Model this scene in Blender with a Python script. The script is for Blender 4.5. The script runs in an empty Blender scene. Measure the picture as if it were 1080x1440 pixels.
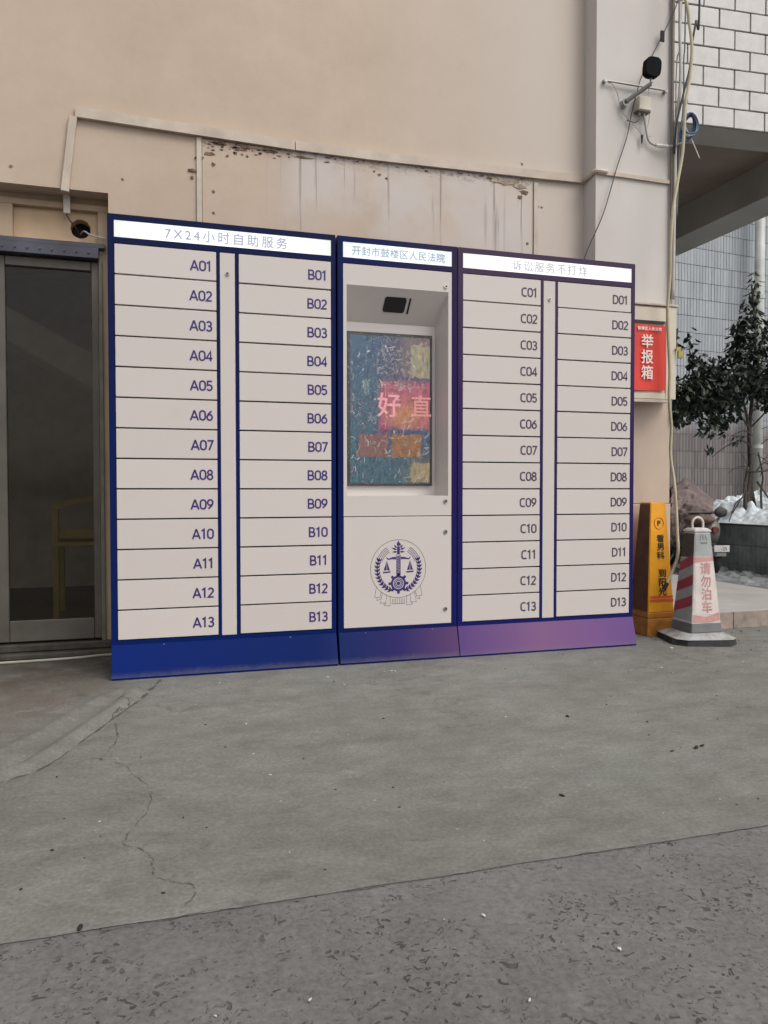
import bpy, bmesh, math, random
from mathutils import Vector, Matrix, noise
random.seed(7)
R = math.radians
SC = bpy.context.scene
COL = SC.collection

# ------------------------------------------------------------------ camera
cam = bpy.data.cameras.new('camera')
cam_o = bpy.data.objects.new('camera', cam)
COL.objects.link(cam_o)
SC.camera = cam_o
cam.sensor_fit = 'VERTICAL'
cam.sensor_height = 36.0
cam.lens = 36.0 * 1104.89 / 1440.0
cam.clip_start = 0.05
cam.clip_end = 500
yaw, pitch, roll = 0.298, -0.0276, -0.0006
fw = Vector((math.sin(yaw)*math.cos(pitch), math.cos(yaw)*math.cos(pitch), math.sin(pitch)))
rt = Vector((math.cos(yaw), -math.sin(yaw), 0))
up = rt.cross(fw)
rt2 = rt*math.cos(roll) + up*math.sin(roll)
up2 = up*math.cos(roll) - rt*math.sin(roll)
M = Matrix((rt2, up2, -fw)).transposed().to_4x4()
M.translation = Vector((0.1361, -3.5713, 0.8148))
cam_o.matrix_world = M

# ------------------------------------------------------------------ world and sun (overcast)
SUN_EL, SUN_AZ = R(52), R(150)          # azimuth clockwise from +Y
w = bpy.data.worlds.new('World')
SC.world = w
w.use_nodes = True
nt = w.node_tree
bg = nt.nodes['Background']
sky = nt.nodes.new('ShaderNodeTexSky')
sky.sky_type = 'NISHITA'
sky.sun_disc = False
sky.sun_elevation = SUN_EL
sky.sun_rotation = SUN_AZ
sky.dust_density = 4.0
hs = nt.nodes.new('ShaderNodeHueSaturation')
hs.inputs['Saturation'].default_value = 0.18
nt.links.new(sky.outputs[0], hs.inputs['Color'])
nt.links.new(hs.outputs[0], bg.inputs['Color'])
bg.inputs['Strength'].default_value = 0.10
sl = bpy.data.lights.new('sun', 'SUN')
sl.energy = 0.6
sl.angle = R(30)
sl.color = (1.0, 0.93, 0.84)
so = bpy.data.objects.new('sun', sl)
COL.objects.link(so)
sd = Vector((math.sin(SUN_AZ)*math.cos(SUN_EL), math.cos(SUN_AZ)*math.cos(SUN_EL), math.sin(SUN_EL)))
so.rotation_euler = sd.to_track_quat('Z', 'Y').to_euler()
so.location = (0, -3, 8)
vs = SC.view_settings
vs.view_transform = 'Standard'
vs.look = 'None'
vs.gamma = 1.0
vs.exposure = 0.62
vs.use_curve_mapping = False
SC.render.engine = 'CYCLES'

# ------------------------------------------------------------------ material helpers
class NT:
    def __init__(s, name):
        s.m = bpy.data.materials.new(name)
        s.m.use_nodes = True
        s.t = s.m.node_tree
        s.b = s.t.nodes['Principled BSDF']
    def n(s, kind, **kw):
        o = s.t.nodes.new(kind)
        for k, v in kw.items():
            setattr(o, k, v)
        return o
    def l(s, a, b):
        s.t.links.new(a, b)
    def geo(s):
        return s.n('ShaderNodeNewGeometry').outputs['Position']
    def obj(s):
        return s.n('ShaderNodeTexCoord').outputs['Object']
    def mapp(s, vec, scale=(1, 1, 1), loc=(0, 0, 0)):
        m = s.n('ShaderNodeMapping')
        m.inputs['Scale'].default_value = scale
        m.inputs['Location'].default_value = loc
        s.l(vec, m.inputs['Vector'])
        return m.outputs[0]
    def noise(s, vec, scale, detail=5, rough=0.6, dist=0):
        t = s.n('ShaderNodeTexNoise')
        t.inputs['Scale'].default_value = scale
        t.inputs['Detail'].default_value = detail
        t.inputs['Roughness'].default_value = rough
        t.inputs['Distortion'].default_value = dist
        s.l(vec, t.inputs['Vector'])
        return t.outputs['Fac']
    def ramp(s, fac, stops, interp='LINEAR'):
        r = s.n('ShaderNodeValToRGB')
        r.color_ramp.interpolation = interp
        e = r.color_ramp.elements
        while len(e) < len(stops):
            e.new(0.5)
        for i, (p, c) in enumerate(stops):
            e[i].position = p
            e[i].color = tuple(c) + (1,) if len(c) == 3 else c
        s.l(fac, r.inputs[0])
        return r.outputs[0]
    def mask(s, fac, a, b):
        m = s.n('ShaderNodeMapRange')
        m.interpolation_type = 'SMOOTHSTEP'
        m.inputs['From Min'].default_value = a
        m.inputs['From Max'].default_value = b
        s.l(fac, m.inputs['Value'])
        return m.outputs[0]
    def math(s, op, a, b=None):
        m = s.n('ShaderNodeMath', operation=op)
        for i, v in enumerate((a, b)):
            if v is None: continue
            if isinstance(v, (int, float)): m.inputs[i].default_value = v
            else: s.l(v, m.inputs[i])
        return m.outputs[0]
    def mix(s, fac, a, b, blend='MIX'):
        m = s.n('ShaderNodeMix', data_type='RGBA', blend_type=blend)
        for inp, v in ((m.inputs[0], fac), (m.inputs[6], a), (m.inputs[7], b)):
            if isinstance(v, (int, float)): inp.default_value = v
            elif isinstance(v, tuple): inp.default_value = tuple(v) + (1,)
            else: s.l(v, inp)
        return m.outputs[2]
    def bump(s, h, strength=0.3, dist=0.005):
        b = s.n('ShaderNodeBump')
        b.inputs['Strength'].default_value = strength
        b.inputs['Distance'].default_value = dist
        s.l(h, b.inputs['Height'])
        s.l(b.outputs[0], s.b.inputs['Normal'])
    def col(s, c):
        if isinstance(c, tuple): s.b.inputs['Base Color'].default_value = tuple(c) + (1,)
        else: s.l(c, s.b.inputs['Base Color'])
    def rough(s, v):
        if isinstance(v, (int, float)): s.b.inputs['Roughness'].default_value = v
        else: s.l(v, s.b.inputs['Roughness'])

def simple(name, c, rough=0.5, metal=0.0, var=0.12, scale=6.0, bump=0.0, bscale=60.0, spec=None):
    k = NT(name)
    p = k.geo()
    n = k.noise(p, scale)
    dark = tuple(x*(1-var*1.6) for x in c)
    lite = tuple(min(1, x*(1+var)) for x in c)
    k.col(k.ramp(n, [(0.3, dark), (0.7, lite)]))
    k.rough(k.math('ADD', k.math('MULTIPLY', k.noise(p, scale*3), 0.2), rough-0.1))
    k.b.inputs['Metallic'].default_value = metal
    if spec is not None: k.b.inputs['Specular IOR Level'].default_value = spec
    if bump: k.bump(k.noise(p, bscale), bump, 0.003)
    return k.m

def emit(name, c, st):
    k = NT(name)
    k.col(tuple(x*0.5 for x in c))
    k.b.inputs['Emission Color'].default_value = tuple(c) + (1,)
    k.b.inputs['Emission Strength'].default_value = st
    return k.m

# ------------------------------------------------------------------ mesh helpers
def box(bm, x0, x1, y0, y1, z0, z1, bev=0.0):
    r = bmesh.ops.create_cube(bm, size=1.0)
    vsx = r['verts']
    for v in vsx:
        v.co = Vector(((x0+x1)/2 + v.co.x*(x1-x0), (y0+y1)/2 + v.co.y*(y1-y0), (z0+z1)/2 + v.co.z*(z1-z0)))
    if bev:
        es = {e for v in vsx for e in v.link_edges}
        bmesh.ops.bevel(bm, geom=list(es), offset=bev, segments=1, affect='EDGES')

def B(*boxes, bev=0.0):
    bm = bmesh.new()
    for b in boxes: box(bm, *b, bev=bev)
    return bm

def mk(name, bm, mat, parent=None, smooth=False, kind=None):
    me = bpy.data.meshes.new(name)
    bmesh.ops.recalc_face_normals(bm, faces=bm.faces)
    bm.to_mesh(me)
    bm.free()
    if smooth:
        for p in me.polygons: p.use_smooth = True
    me.materials.append(mat)
    o = bpy.data.objects.new(name, me)
    COL.objects.link(o)
    if parent: o.parent = parent
    if kind: o['kind'] = kind
    return o

def thing(name, label, cat, loc=(0, 0, 0), rz=0.0, group=None):
    o = bpy.data.objects.new(name, None)
    COL.objects.link(o)
    o.empty_display_size = 0.1
    o.location = loc
    o.rotation_euler = (0, 0, rz)
    o['label'] = label
    o['category'] = cat
    if group: o['group'] = group
    return o

def tag(o, label, cat, group=None):
    o['label'] = label
    o['category'] = cat
    if group: o['group'] = group
    return o

def smooth_path(pts, n=6):
    P = [Vector(p) for p in pts]
    if len(P) < 3: return P
    out = []
    for i in range(len(P)-1):
        p0 = P[max(0, i-1)]; p1 = P[i]; p2 = P[i+1]; p3 = P[min(len(P)-1, i+2)]
        for j in range(n):
            t = j/n
            out.append(0.5*((2*p1)+(-p0+p2)*t+(2*p0-5*p1+4*p2-p3)*t*t+(-p0+3*p1-3*p2+p3)*t**3))
    out.append(P[-1])
    return out

def tube(bm, pts, r, seg=8, r2=None, sm=6, closed=False):
    P = smooth_path(pts, sm) if sm else [Vector(p) for p in pts]
    rings = []
    n = len(P)
    prev = None
    for i, p in enumerate(P):
        d = (P[min(i+1, n-1)] - P[max(i-1, 0)]).normalized()
        if prev is None:
            a = d.orthogonal().normalized()
        else:
            a = (prev - d*prev.dot(d)).normalized()
        prev = a
        b = d.cross(a)
        rr = r if r2 is None else r + (r2-r)*i/(n-1)
        rings.append([bm.verts.new(p + a*rr*math.cos(2*math.pi*k/seg) + b*rr*math.sin(2*math.pi*k/seg)) for k in range(seg)])
    for i in range(n-1):
        for k in range(seg):
            bm.faces.new((rings[i][k], rings[i][(k+1) % seg], rings[i+1][(k+1) % seg], rings[i+1][k]))
    bm.faces.new(rings[0][::-1]); bm.faces.new(rings[-1])

def T(pts, r, **k):
    bm = bmesh.new(); tube(bm, pts, r, **k); return bm

def cyl(bm, c, r, depth, axis='y', seg=20, r2=None):
    m = Matrix.Translation(c)
    if axis == 'y': m = m @ Matrix.Rotation(R(90), 4, 'X')
    if axis == 'x': m = m @ Matrix.Rotation(R(90), 4, 'Y')
    bmesh.ops.create_cone(bm, cap_ends=True, segments=seg, radius1=r, radius2=r if r2 is None else r2, depth=depth, matrix=m)

def prism(bm, pts, y0, y1):
    """polygon in (x,z), extruded y0..y1"""
    a = [bm.verts.new((x, y0, z)) for x, z in pts]
    b = [bm.verts.new((x, y1, z)) for x, z in pts]
    bm.faces.new(a); bm.faces.new(b[::-1])
    n = len(pts)
    for i in range(n):
        bm.faces.new((a[i], b[i], b[(i+1) % n], a[(i+1) % n]))

def stroke(bm, pts, wd, y0, y1):
    return ribbon(bm, pts, wd, y0, y1)
def stroke_old(bm, pts, wd, y0, y1):
    for i in range(len(pts)-1):
        a = Vector(pts[i]); b = Vector(pts[i+1])
        d = (b-a)
        if d.length < 1e-6: continue
        d.normalize(); n = Vector((-d.y, d.x))*wd/2; e = d*wd*0.3
        prism(bm, [tuple(a-n-e), tuple(b-n+e), tuple(b+n+e), tuple(a+n-e)], y0, y1)

def ribbon(bm, pts, wd, y0, y1, closed=False):
    """mitred flat band through (x,z) points, one piece without overlaps"""
    P = [Vector(p) for p in pts]
    Q = [P[0]]
    for p in P[1:]:
        if (p-Q[-1]).length > 1e-6: Q.append(p)
    P = Q
    if closed and (P[0]-P[-1]).length < 1e-6: P.pop()
    n = len(P); L = []; Rr = []
    for i in range(n):
        if closed: a, b = P[(i-1) % n], P[(i+1) % n]
        else: a, b = P[max(0, i-1)], P[min(n-1, i+1)]
        d1 = (P[i]-a); d2 = (b-P[i])
        if d1.length < 1e-9: d1 = d2
        if d2.length < 1e-9: d2 = d1
        d1 = d1.normalized(); d2 = d2.normalized()
        t = (d1+d2)
        t = t.normalized() if t.length > 1e-6 else d1
        nn = Vector((-t.y, t.x)); m = 1/max(0.45, nn.dot(Vector((-d1.y, d1.x))))
        L.append(P[i]+nn*wd/2*m); Rr.append(P[i]-nn*wd/2*m)
    V = [[bm.verts.new((q.x, y, q.y)) for q in X] for X, y in ((L, y0), (Rr, y0), (L, y1), (Rr, y1))]
    rng = range(n if closed else n-1)
    for i in rng:
        j = (i+1) % n
        bm.faces.new((V[0][i], V[0][j], V[1][j], V[1][i])); bm.faces.new((V[0][i], V[2][i], V[2][j], V[0][j])); bm.faces.new((V[1][i], V[1][j], V[3][j], V[3][i]))
    if not closed:
        bm.faces.new((V[0][0], V[1][0], V[3][0], V[2][0])); bm.faces.new((V[0][-1], V[2][-1], V[3][-1], V[1][-1]))

def arc(cx, cy, rx, ry, a0, a1, n=8):
    return [(cx+rx*math.cos(R(a0+(a1-a0)*i/n)), cy+ry*math.sin(R(a0+(a1-a0)*i/n))) for i in range(n+1)]
GL = {  # cap height 1, (advance, [(points, closed)])
    '0': (0.66, [(arc(.33, .68, .25, .26, 0, 180)+arc(.33, .32, .25, .26, 180, 360), True)]),
    '1': (0.56, [([(.06, .78), (.30, .94), (.30, .0)], False)]),
    '2': (0.64, [(arc(.31, .70, .22, .24, 160, -25)+[(.08, .06), (.57, .06)], False)]),
    '3': (0.64, [(arc(.30, .72, .21, .22, 155, -90, 9)+[(.22, .50)], False), (arc(.30, .28, .24, .24, 90, -155, 9), False)]),
    '4': (0.66, [([(.46, .0), (.46, .94), (.06, .28), (.62, .28)], False)]),
    '5': (0.64, [([(.54, .94), (.15, .94), (.12, .54)]+arc(.30, .32, .24, .265, 110, -150, 9), False)]),
    '6': (0.66, [(arc(.33, .32, .24, .27, 0, 360, 16)[:-1], True), ([(.50, .93), (.22, .66), (.10, .42)], False)]),
    '7': (0.60, [([(.05, .94), (.55, .94), (.20, .0)], False)]),
    '8': (0.66, [(arc(.33, .73, .20, .21, 0, 360, 14)[:-1], True), (arc(.33, .28, .24, .235, 0, 360, 14)[:-1], True)]),
    '9': (0.66, [(arc(.33, .68, .24, .27, 0, 360, 16)[:-1], True), ([(.16, .07), (.44, .34), (.56, .58)], False)]),
    'A': (0.80, [([(.03, .0), (.36, .92), (.40, .92), (.73, .0)], False), ([(.16, .30), (.60, .30)], False)]),
    'B': (0.72, [([(.10, .50), (.36, .50)]+arc(.38, .72, .18, .22, -90, 90, 7)+[(.10, .94), (.10, .06)]+arc(.40, .275, .22, .215, -90, 90, 7), False)]),
    'C': (0.72, [(arc(.42, .68, .32, .26, 50, 180)+arc(.42, .32, .32, .26, 180, 310), False)]),
    'D': (0.78, [([(.10, .06), (.10, .94), (.28, .94)]+arc(.34, .60, .32, .34, 80, 0, 5)+arc(.34, .40, .32, .34, 0, -80, 5)+[(.28, .06)], True)]),
}
def number_bm(s, h, x1, zc, y, wt=0.125, cond=1.0):
    tot = sum(GL[c][0] for c in s)*h*cond
    bm = bmesh.new(); x = x1-tot
    for c in s:
        adv, parts = GL[c]
        for i, (pts, cl) in enumerate(parts):
            ribbon(bm, [(x+px*h*cond, zc-h/2+pz*h) for px, pz in pts], wt*h, y-0.0006-0.00015*i, y, cl)
        x += adv*h*cond
    return bm

def text_bm(s, size, bold=0.0, space=1.0, extrude=0.0006):
    cu = bpy.data.curves.new('t', 'FONT')
    cu.body = s
    cu.size = size
    cu.space_character = space
    cu.extrude = extrude
    cu.resolution_u = 3
    o = bpy.data.objects.new('t', cu)
    COL.objects.link(o)
    dg = bpy.context.evaluated_depsgraph_get()
    me = bpy.data.meshes.new_from_object(o.evaluated_get(dg))
    bm = bmesh.new()
    bm.from_mesh(me)
    bpy.data.objects.remove(o)
    bpy.data.curves.remove(cu)
    bpy.data.meshes.remove(me)
    if bold: embolden(bm, bold*0.8)
    return bm

def embolden(bm, d):
    """thicken lettering with shifted copies, each a hair in front of the last"""
    src = bpy.data.meshes.new('q'); bm.to_mesh(src)
    for i, (dx, dy) in enumerate(((d, 0), (-d, 0), (0, d), (0, -d))):
        n0 = len(bm.verts); bm.from_mesh(src); bm.verts.ensure_lookup_table()
        for v in bm.verts[n0:]: v.co += Vector((dx, dy, 0.00012*(i+1)))
    bpy.data.meshes.remove(src)
    return bm
def bounds(bm):
    xs = [v.co.x for v in bm.verts]; ys = [v.co.y for v in bm.verts]
    return (min(xs), max(xs), min(ys), max(ys)) if xs else (0, 1, 0, 1)

def lettering(name, s, x0, x1, zc, h, y, mat, parent, bold=0.0, align='fit', size=None, rotz=0.0, cond=1.0):
    """flat lettering on a plane facing -Y. fit: spread characters over x0..x1 with cap height h"""
    size = size or h/0.73
    if align == 'fit' and len(s) > 1:
        a = text_bm(s, size, bold, 1.0); b = text_bm(s, size, bold, 1.5)
        wa = bounds(a)[1]-bounds(a)[0]; wb = bounds(b)[1]-bounds(b)[0]
        a.free(); b.free()
        sp = 1.0 + 0.5*((x1-x0)-wa)/max(1e-6, wb-wa)
        sp = max(0.3, sp)
        bm = text_bm(s, size, bold, sp)
    else:
        bm = text_bm(s, size, bold, 1.0)
    bx = bounds(bm)
    sx = cond
    if align == 'stretch': sx = (x1-x0)/(bx[1]-bx[0])
    wtot = (bx[1]-bx[0])*sx
    if align == 'right': ox = x1 - bx[1]*sx
    elif align == 'center': ox = (x0+x1)/2 - wtot/2 - bx[0]*sx
    else: ox = x0 - bx[0]*sx
    oz = zc - (bx[2]+bx[3])/2
    for v in bm.verts:
        c = v.co.copy()
        v.co = Vector((ox + c.x*sx, y - c.z, oz + c.y))
    return mk(name, bm, mat, parent)

# ------------------------------------------------------------------ materials
def mat_concrete():
    k = NT('concrete')
    p = k.geo()
    big = k.noise(p, 0.9, 6, 0.65)
    mid = k.noise(k.mapp(p, (1.2, 1.9, 1)), 4.5, 9, 0.78)
    fine = k.noise(p, 90, 4, 0.7)
    c1 = k.ramp(big, [(0.3, (0.168, 0.165, 0.150)), (0.7, (0.232, 0.231, 0.214))])
    c2 = k.ramp(mid, [(0.32, (0.66, 0.655, 0.64)), (0.68, (1.16, 1.16, 1.15))])
    c = k.mix(1.0, c1, c2, 'MULTIPLY')
    # warm dirt near the doorway
    sep = k.n('ShaderNodeSeparateXYZ'); k.l(p, sep.inputs[0])
    mx = k.mask(sep.outputs[0], 0.35, -0.35)
    my = k.mask(sep.outputs[1], -1.2, -0.1)
    dm = k.math('MULTIPLY', k.math('MULTIPLY', mx, my), k.mask(k.noise(p, 3.0), 0.2, 0.65))
    c = k.mix(k.math('MULTIPLY', dm, 0.85), c, (0.115, 0.085, 0.062))
    # dark smudges, scuffs
    sm = k.mask(k.noise(k.mapp(p, (2.0, 5.0, 1)), 2.4, 9, 0.8, 0.4), 0.54, 0.70)
    c = k.mix(k.math('MULTIPLY', sm, 0.45), c, (0.10, 0.098, 0.09))
    sm2 = k.mask(k.noise(p, 5.5, 10, 0.82, 0.6), 0.58, 0.70)
    c = k.mix(k.math('MULTIPLY', sm2, 0.45), c, (0.09, 0.088, 0.08))
    lt = k.mask(k.noise(k.mapp(p, (1, 1.6, 1), (5, 2, 0)), 3.2, 9, 0.8, 0.3), 0.56, 0.70)
    c = k.mix(k.math('MULTIPLY', lt, 0.30), c, (0.36, 0.35, 0.33))
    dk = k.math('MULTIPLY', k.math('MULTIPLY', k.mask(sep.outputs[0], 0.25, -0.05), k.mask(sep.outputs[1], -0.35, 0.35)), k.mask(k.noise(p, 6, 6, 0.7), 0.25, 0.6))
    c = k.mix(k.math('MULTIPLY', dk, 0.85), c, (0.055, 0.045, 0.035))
    # greenish damp patches
    gm = k.mask(k.noise(p, 1.6, 5, 0.6, 0.2), 0.52, 0.66)
    c = k.mix(k.math('MULTIPLY', gm, 0.25), c, (0.20, 0.225, 0.20))
    # pale specks
    vo = k.n('ShaderNodeTexVoronoi'); vo.inputs['Scale'].default_value = 9.0
    k.l(p, vo.inputs['Vector'])
    sp = k.mask(k.math('ADD', vo.outputs['Distance'], k.math('MULTIPLY', k.noise(p, 30), 0.10)), 0.10, 0.085)
    c = k.mix(k.math('MULTIPLY', sp, 0.35), c, (0.5, 0.5, 0.48))
    fr = k.ramp(fine, [(0.3, (0.74,)*3), (0.7, (1.2,)*3)])
    oil = k.math('MULTIPLY', k.mask(k.noise(p, 1.1, 2), 0.56, 0.62), k.mask(k.noise(p, 11, 8, 0.8, 0.5), 0.50, 0.66))
    c = k.mix(k.math('MULTIPLY', oil, 0.55), c, (0.07, 0.068, 0.062))
    c = k.mix(1.0, c, fr, 'MULTIPLY')
    k.col(c)
    k.rough(k.ramp(mid, [(0.3, (0.72,)*3), (0.7, (0.9,)*3)]))
    h = k.math('ADD', k.math('MULTIPLY', fine, 0.25), k.math('MULTIPLY', mid, 1.0))
    k.bump(h, 0.35, 0.004)
    return k.m

def mat_rough_concrete():
    k = NT('rough_concrete')
    p = k.geo()
    big = k.noise(p, 1.3, 6, 0.65)
    fine = k.noise(p, 70, 5, 0.75)
    wp = k.n('ShaderNodeTexNoise'); wp.inputs['Scale'].default_value = 38; k.l(p, wp.inputs['Vector'])
    va = k.n('ShaderNodeVectorMath', operation='MULTIPLY_ADD')
    k.l(wp.outputs['Color'], va.inputs[0]); va.inputs[1].default_value = (0.055, 0.055, 0); k.l(p, va.inputs[2])
    pit = None
    for sc, rad, st in ((42.0, 0.27, (0.9, 0.8, 1)), (24.0, 0.15, (1.1, 0.8, 1)), (105.0, 0.32, (1, 1, 1)), (64.0, 0.33, (0.8, 1.0, 1))):
        vo = k.n('ShaderNodeTexVoronoi'); vo.inputs['Scale'].default_value = sc
        vo.inputs['Randomness'].default_value = 1.0
        k.l(k.mapp(va.outputs[0], st), vo.inputs['Vector'])
        m = k.mask(vo.outputs['Distance'], rad*0.85, rad*0.55)
        sx = k.n('ShaderNodeSeparateXYZ'); k.l(vo.outputs['Color'], sx.inputs[0])
        sel = k.mask(sx.outputs[0], 0.50, 0.60)
        clus = k.mask(k.noise(p, 4.5, 3), 0.34, 0.58)
        m = k.math('MULTIPLY', k.math('MULTIPLY', m, sel), clus)
        pit = m if pit is None else k.math('MAXIMUM', pit, m)
    c = k.ramp(big, [(0.3, (0.132, 0.130, 0.123)), (0.7, (0.182, 0.180, 0.172))])
    mid = k.noise(p, 8, 8, 0.75)
    c = k.mix(1.0, c, k.ramp(mid, [(0.3, (0.80,)*3), (0.7, (1.12,)*3)]), 'MULTIPLY')
    c = k.mix(1.0, c, k.ramp(fine, [(0.3, (0.70,)*3), (0.7, (1.26,)*3)]), 'MULTIPLY')
    c = k.mix(k.math('MULTIPLY', pit, 0.78), c, (0.03, 0.029, 0.027))
    ls = k.mask(k.noise(p, 26, 7, 0.8), 0.62, 0.72)
    c = k.mix(k.math('MULTIPLY', ls, 0.35), c, (0.30, 0.29, 0.28))
    k.col(c)
    k.rough(0.88)
    h = k.math('SUBTRACT', k.math('MULTIPLY', fine, 0.35), k.math('MULTIPLY', pit, 1.4))
    k.bump(h, 0.7, 0.004)
    return k.m

def mat_wall():
    k = NT('wall_paint')
    p = k.geo()
    sep = k.n('ShaderNodeSeparateXYZ'); k.l(p, sep.inputs[0])
    n1 = k.noise(p, 0.7, 6, 0.6)
    c = k.ramp(n1, [(0.3, (0.51, 0.40, 0.31)), (0.7, (0.60, 0.48, 0.38))])
    n2 = k.noise(p, 4.0, 8, 0.75)
    c = k.mix(1.0, c, k.ramp(n2, [(0.3, (0.93, 0.925, 0.91)), (0.65, (1.03,)*3)]), 'MULTIPLY')
    # cooler, whiter tone towards the pilaster
    c = k.mix(k.mask(sep.outputs[0], 1.0, 2.8), c, (0.59, 0.52, 0.46))
    # vertical drip streaks below the trunking, between the trim lines
    st = k.noise(k.mapp(p, (38, 38, 1.1)), 1.0, 3, 0.6)
    st2 = k.noise(k.mapp(p, (16, 16, 0.8), (3, 1, 0)), 1.0, 2, 0.5)
    s = k.math('MAXIMUM', k.mask(st, 0.60, 0.70), k.math('MULTIPLY', k.mask(st2, 0.62, 0.72), 0.6))
    z = k.math('MULTIPLY', k.mask(sep.outputs[2], 1.9, 2.35), k.mask(sep.outputs[2], 2.59, 2.57))
    x = k.math('MULTIPLY', k.mask(sep.outputs[0], 0.7, 1.0), k.mask(sep.outputs[0], 2.28, 2.2))
    s = k.math('MULTIPLY', k.math('MULTIPLY', s, z), x)
    # patchy whiter area
    d = k.math('MULTIPLY', x, k.math('MULTIPLY', z, k.mask(k.noise(p, 2.2), 0.35, 0.6)))
    c = k.mix(k.math('MULTIPLY', d, 0.75), c, (0.60, 0.555, 0.535))
    c = k.mix(k.math('MULTIPLY', s, 0.72), c, (0.25, 0.20, 0.19))
    # grime line below trunking
    gz = k.math('MULTIPLY', k.mask(sep.outputs[2], 2.49, 2.57), k.mask(sep.outputs[2], 2.60, 2.585))
    gx = k.math('MULTIPLY', k.mask(sep.outputs[0], 0.38, 0.45), k.mask(sep.outputs[0], 2.30, 2.26))
    gn = k.mask(k.noise(k.mapp(p, (1, 1, 2)), 26, 8, 0.8), 0.50, 0.60)
    g = k.math('MULTIPLY', k.math('MULTIPLY', gz, gx), gn)
    c = k.mix(k.math('MULTIPLY', g, 0.75), c, (0.20, 0.12, 0.08))
    dl = k.mask(k.noise(k.mapp(p, (1, 1, 0.6)), 2.6, 9, 0.8, 0.5), 0.56, 0.72)
    c = k.mix(k.math('MULTIPLY', dl, 0.16), c, (0.40, 0.31, 0.24))
    # tiny dings
    vo = k.n('ShaderNodeTexVoronoi'); vo.inputs['Scale'].default_value = 2.3; k.l(p, vo.inputs['Vector'])
    sp = k.mask(k.math('ADD', vo.outputs['Distance'], k.math('MULTIPLY', k.noise(p, 60), 0.05)), 0.052, 0.042)
    c = k.mix(k.math('MULTIPLY', sp, 0.55), c, (0.2, 0.15, 0.12))
    k.col(c)
    k.rough(0.72)
    k.bump(k.math('ADD', n2, k.math('MULTIPLY', k.noise(p, 55), 0.3)), 0.25, 0.004)
    return k.m

def mat_pilaster():
    k = NT('pilaster_paint')
    p = k.geo()
    n1 = k.noise(p, 1.2, 6, 0.6)
    c = k.ramp(n1, [(0.3, (0.575, 0.53, 0.495)), (0.7, (0.645, 0.605, 0.57))])
    st = k.mask(k.noise(k.mapp(p, (14, 14, 1.0)), 1.0, 6, 0.6), 0.56, 0.75)
    c = k.mix(k.math('MULTIPLY', st, 0.25), c, (0.45, 0.40, 0.36))
    k.col(c)
    k.rough(0.7)
    k.bump(k.noise(p, 45), 0.15, 0.003)
    return k.m

MAT = {}
MAT['concrete'] = mat_concrete()
MAT['rough'] = mat_rough_concrete()
MAT['wall'] = mat_wall()
MAT['pil'] = mat_pilaster()
MAT['dark_gap'] = simple('dark_joint', (0.03, 0.028, 0.026), 0.9)
MAT['crack_dark'] = simple('crack_dark', (0.085, 0.08, 0.073), 0.9)
MAT['trim'] = simple('beige_trim', (0.56, 0.49, 0.41), 0.6, var=0.1, scale=9, bump=0.1)
MAT['clad'] = simple('beige_cladding', (0.58, 0.46, 0.365), 0.45, var=0.08, scale=3)
MAT['peach'] = simple('peach_panel', (0.62, 0.44, 0.28), 0.6, var=0.12, scale=3, bump=0.05)
MAT['transom'] = simple('beige_transom_frame', (0.46, 0.345, 0.235), 0.6, var=0.1, scale=5)
MAT['trunk'] = simple('plastic_trunking', (0.56, 0.47, 0.385), 0.5, var=0.12, scale=7)
def mat_door():
    k = NT('locker_white')
    p = k.geo()
    oi = k.n('ShaderNodeObjectInfo')
    c = k.ramp(oi.outputs['Random'], [(0.0, (0.615, 0.556, 0.525)), (1.0, (0.645, 0.585, 0.552))])
    sm = k.mask(k.noise(k.mapp(p, (1, 1, 2.2)), 5.0, 6, 0.7), 0.56, 0.75)
    c = k.mix(k.math('MULTIPLY', sm, 0.10), c, (0.42, 0.37, 0.33))
    k.col(c)
    k.rough(k.ramp(k.noise(p, 9, 6, 0.7), [(0.3, (0.30,)*3), (0.7, (0.46,)*3)]))
    k.bump(k.noise(p, 1.8, 2), 0.05, 0.01)
    return k.m
MAT['white_door'] = mat_door()
MAT['black'] = simple('black_plastic', (0.012, 0.012, 0.013), 0.4)
MAT['soft_black'] = simple('matt_black', (0.02, 0.019, 0.018), 0.8)
MAT['alu'] = simple('aluminium', (0.13, 0.115, 0.098), 0.5, metal=0.3, var=0.15, scale=6, bump=0.05)
MAT['alu_dark'] = simple('grey_blue_rail', (0.075, 0.075, 0.10), 0.45, metal=0.2, var=0.2)
MAT['steel'] = simple('dull_steel', (0.35, 0.34, 0.33), 0.4, metal=0.8)
MAT['grey_cable'] = simple('grey_cable', (0.45, 0.43, 0.40), 0.6)
MAT['cream_hose'] = simple('cream_hose', (0.55, 0.48, 0.33), 0.5, var=0.15, scale=8)
MAT['pale_pipe'] = simple('pale_pipe', (0.55, 0.52, 0.47), 0.5, var=0.12, scale=8)
MAT['dark_cable'] = simple('dark_cable', (0.035, 0.035, 0.04), 0.55)
MAT['blue_cable'] = simple('blue_cable', (0.03, 0.14, 0.30), 0.5)
MAT['white_plastic'] = simple('white_plastic', (0.68, 0.66, 0.62), 0.5)
MAT['tile_white'] = simple('white_facade_tile', (0.66, 0.63, 0.61), 0.42, var=0.07, scale=14, bump=0.25, bscale=90)
MAT['grout'] = simple('grey_grout', (0.17, 0.155, 0.145), 0.9)
MAT['soffit'] = simple('brown_soffit', (0.27, 0.215, 0.19), 0.85, var=0.15, scale=1.5)
MAT['lip'] = simple('grey_render', (0.40, 0.385, 0.365), 0.8, var=0.12, scale=2)
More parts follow.
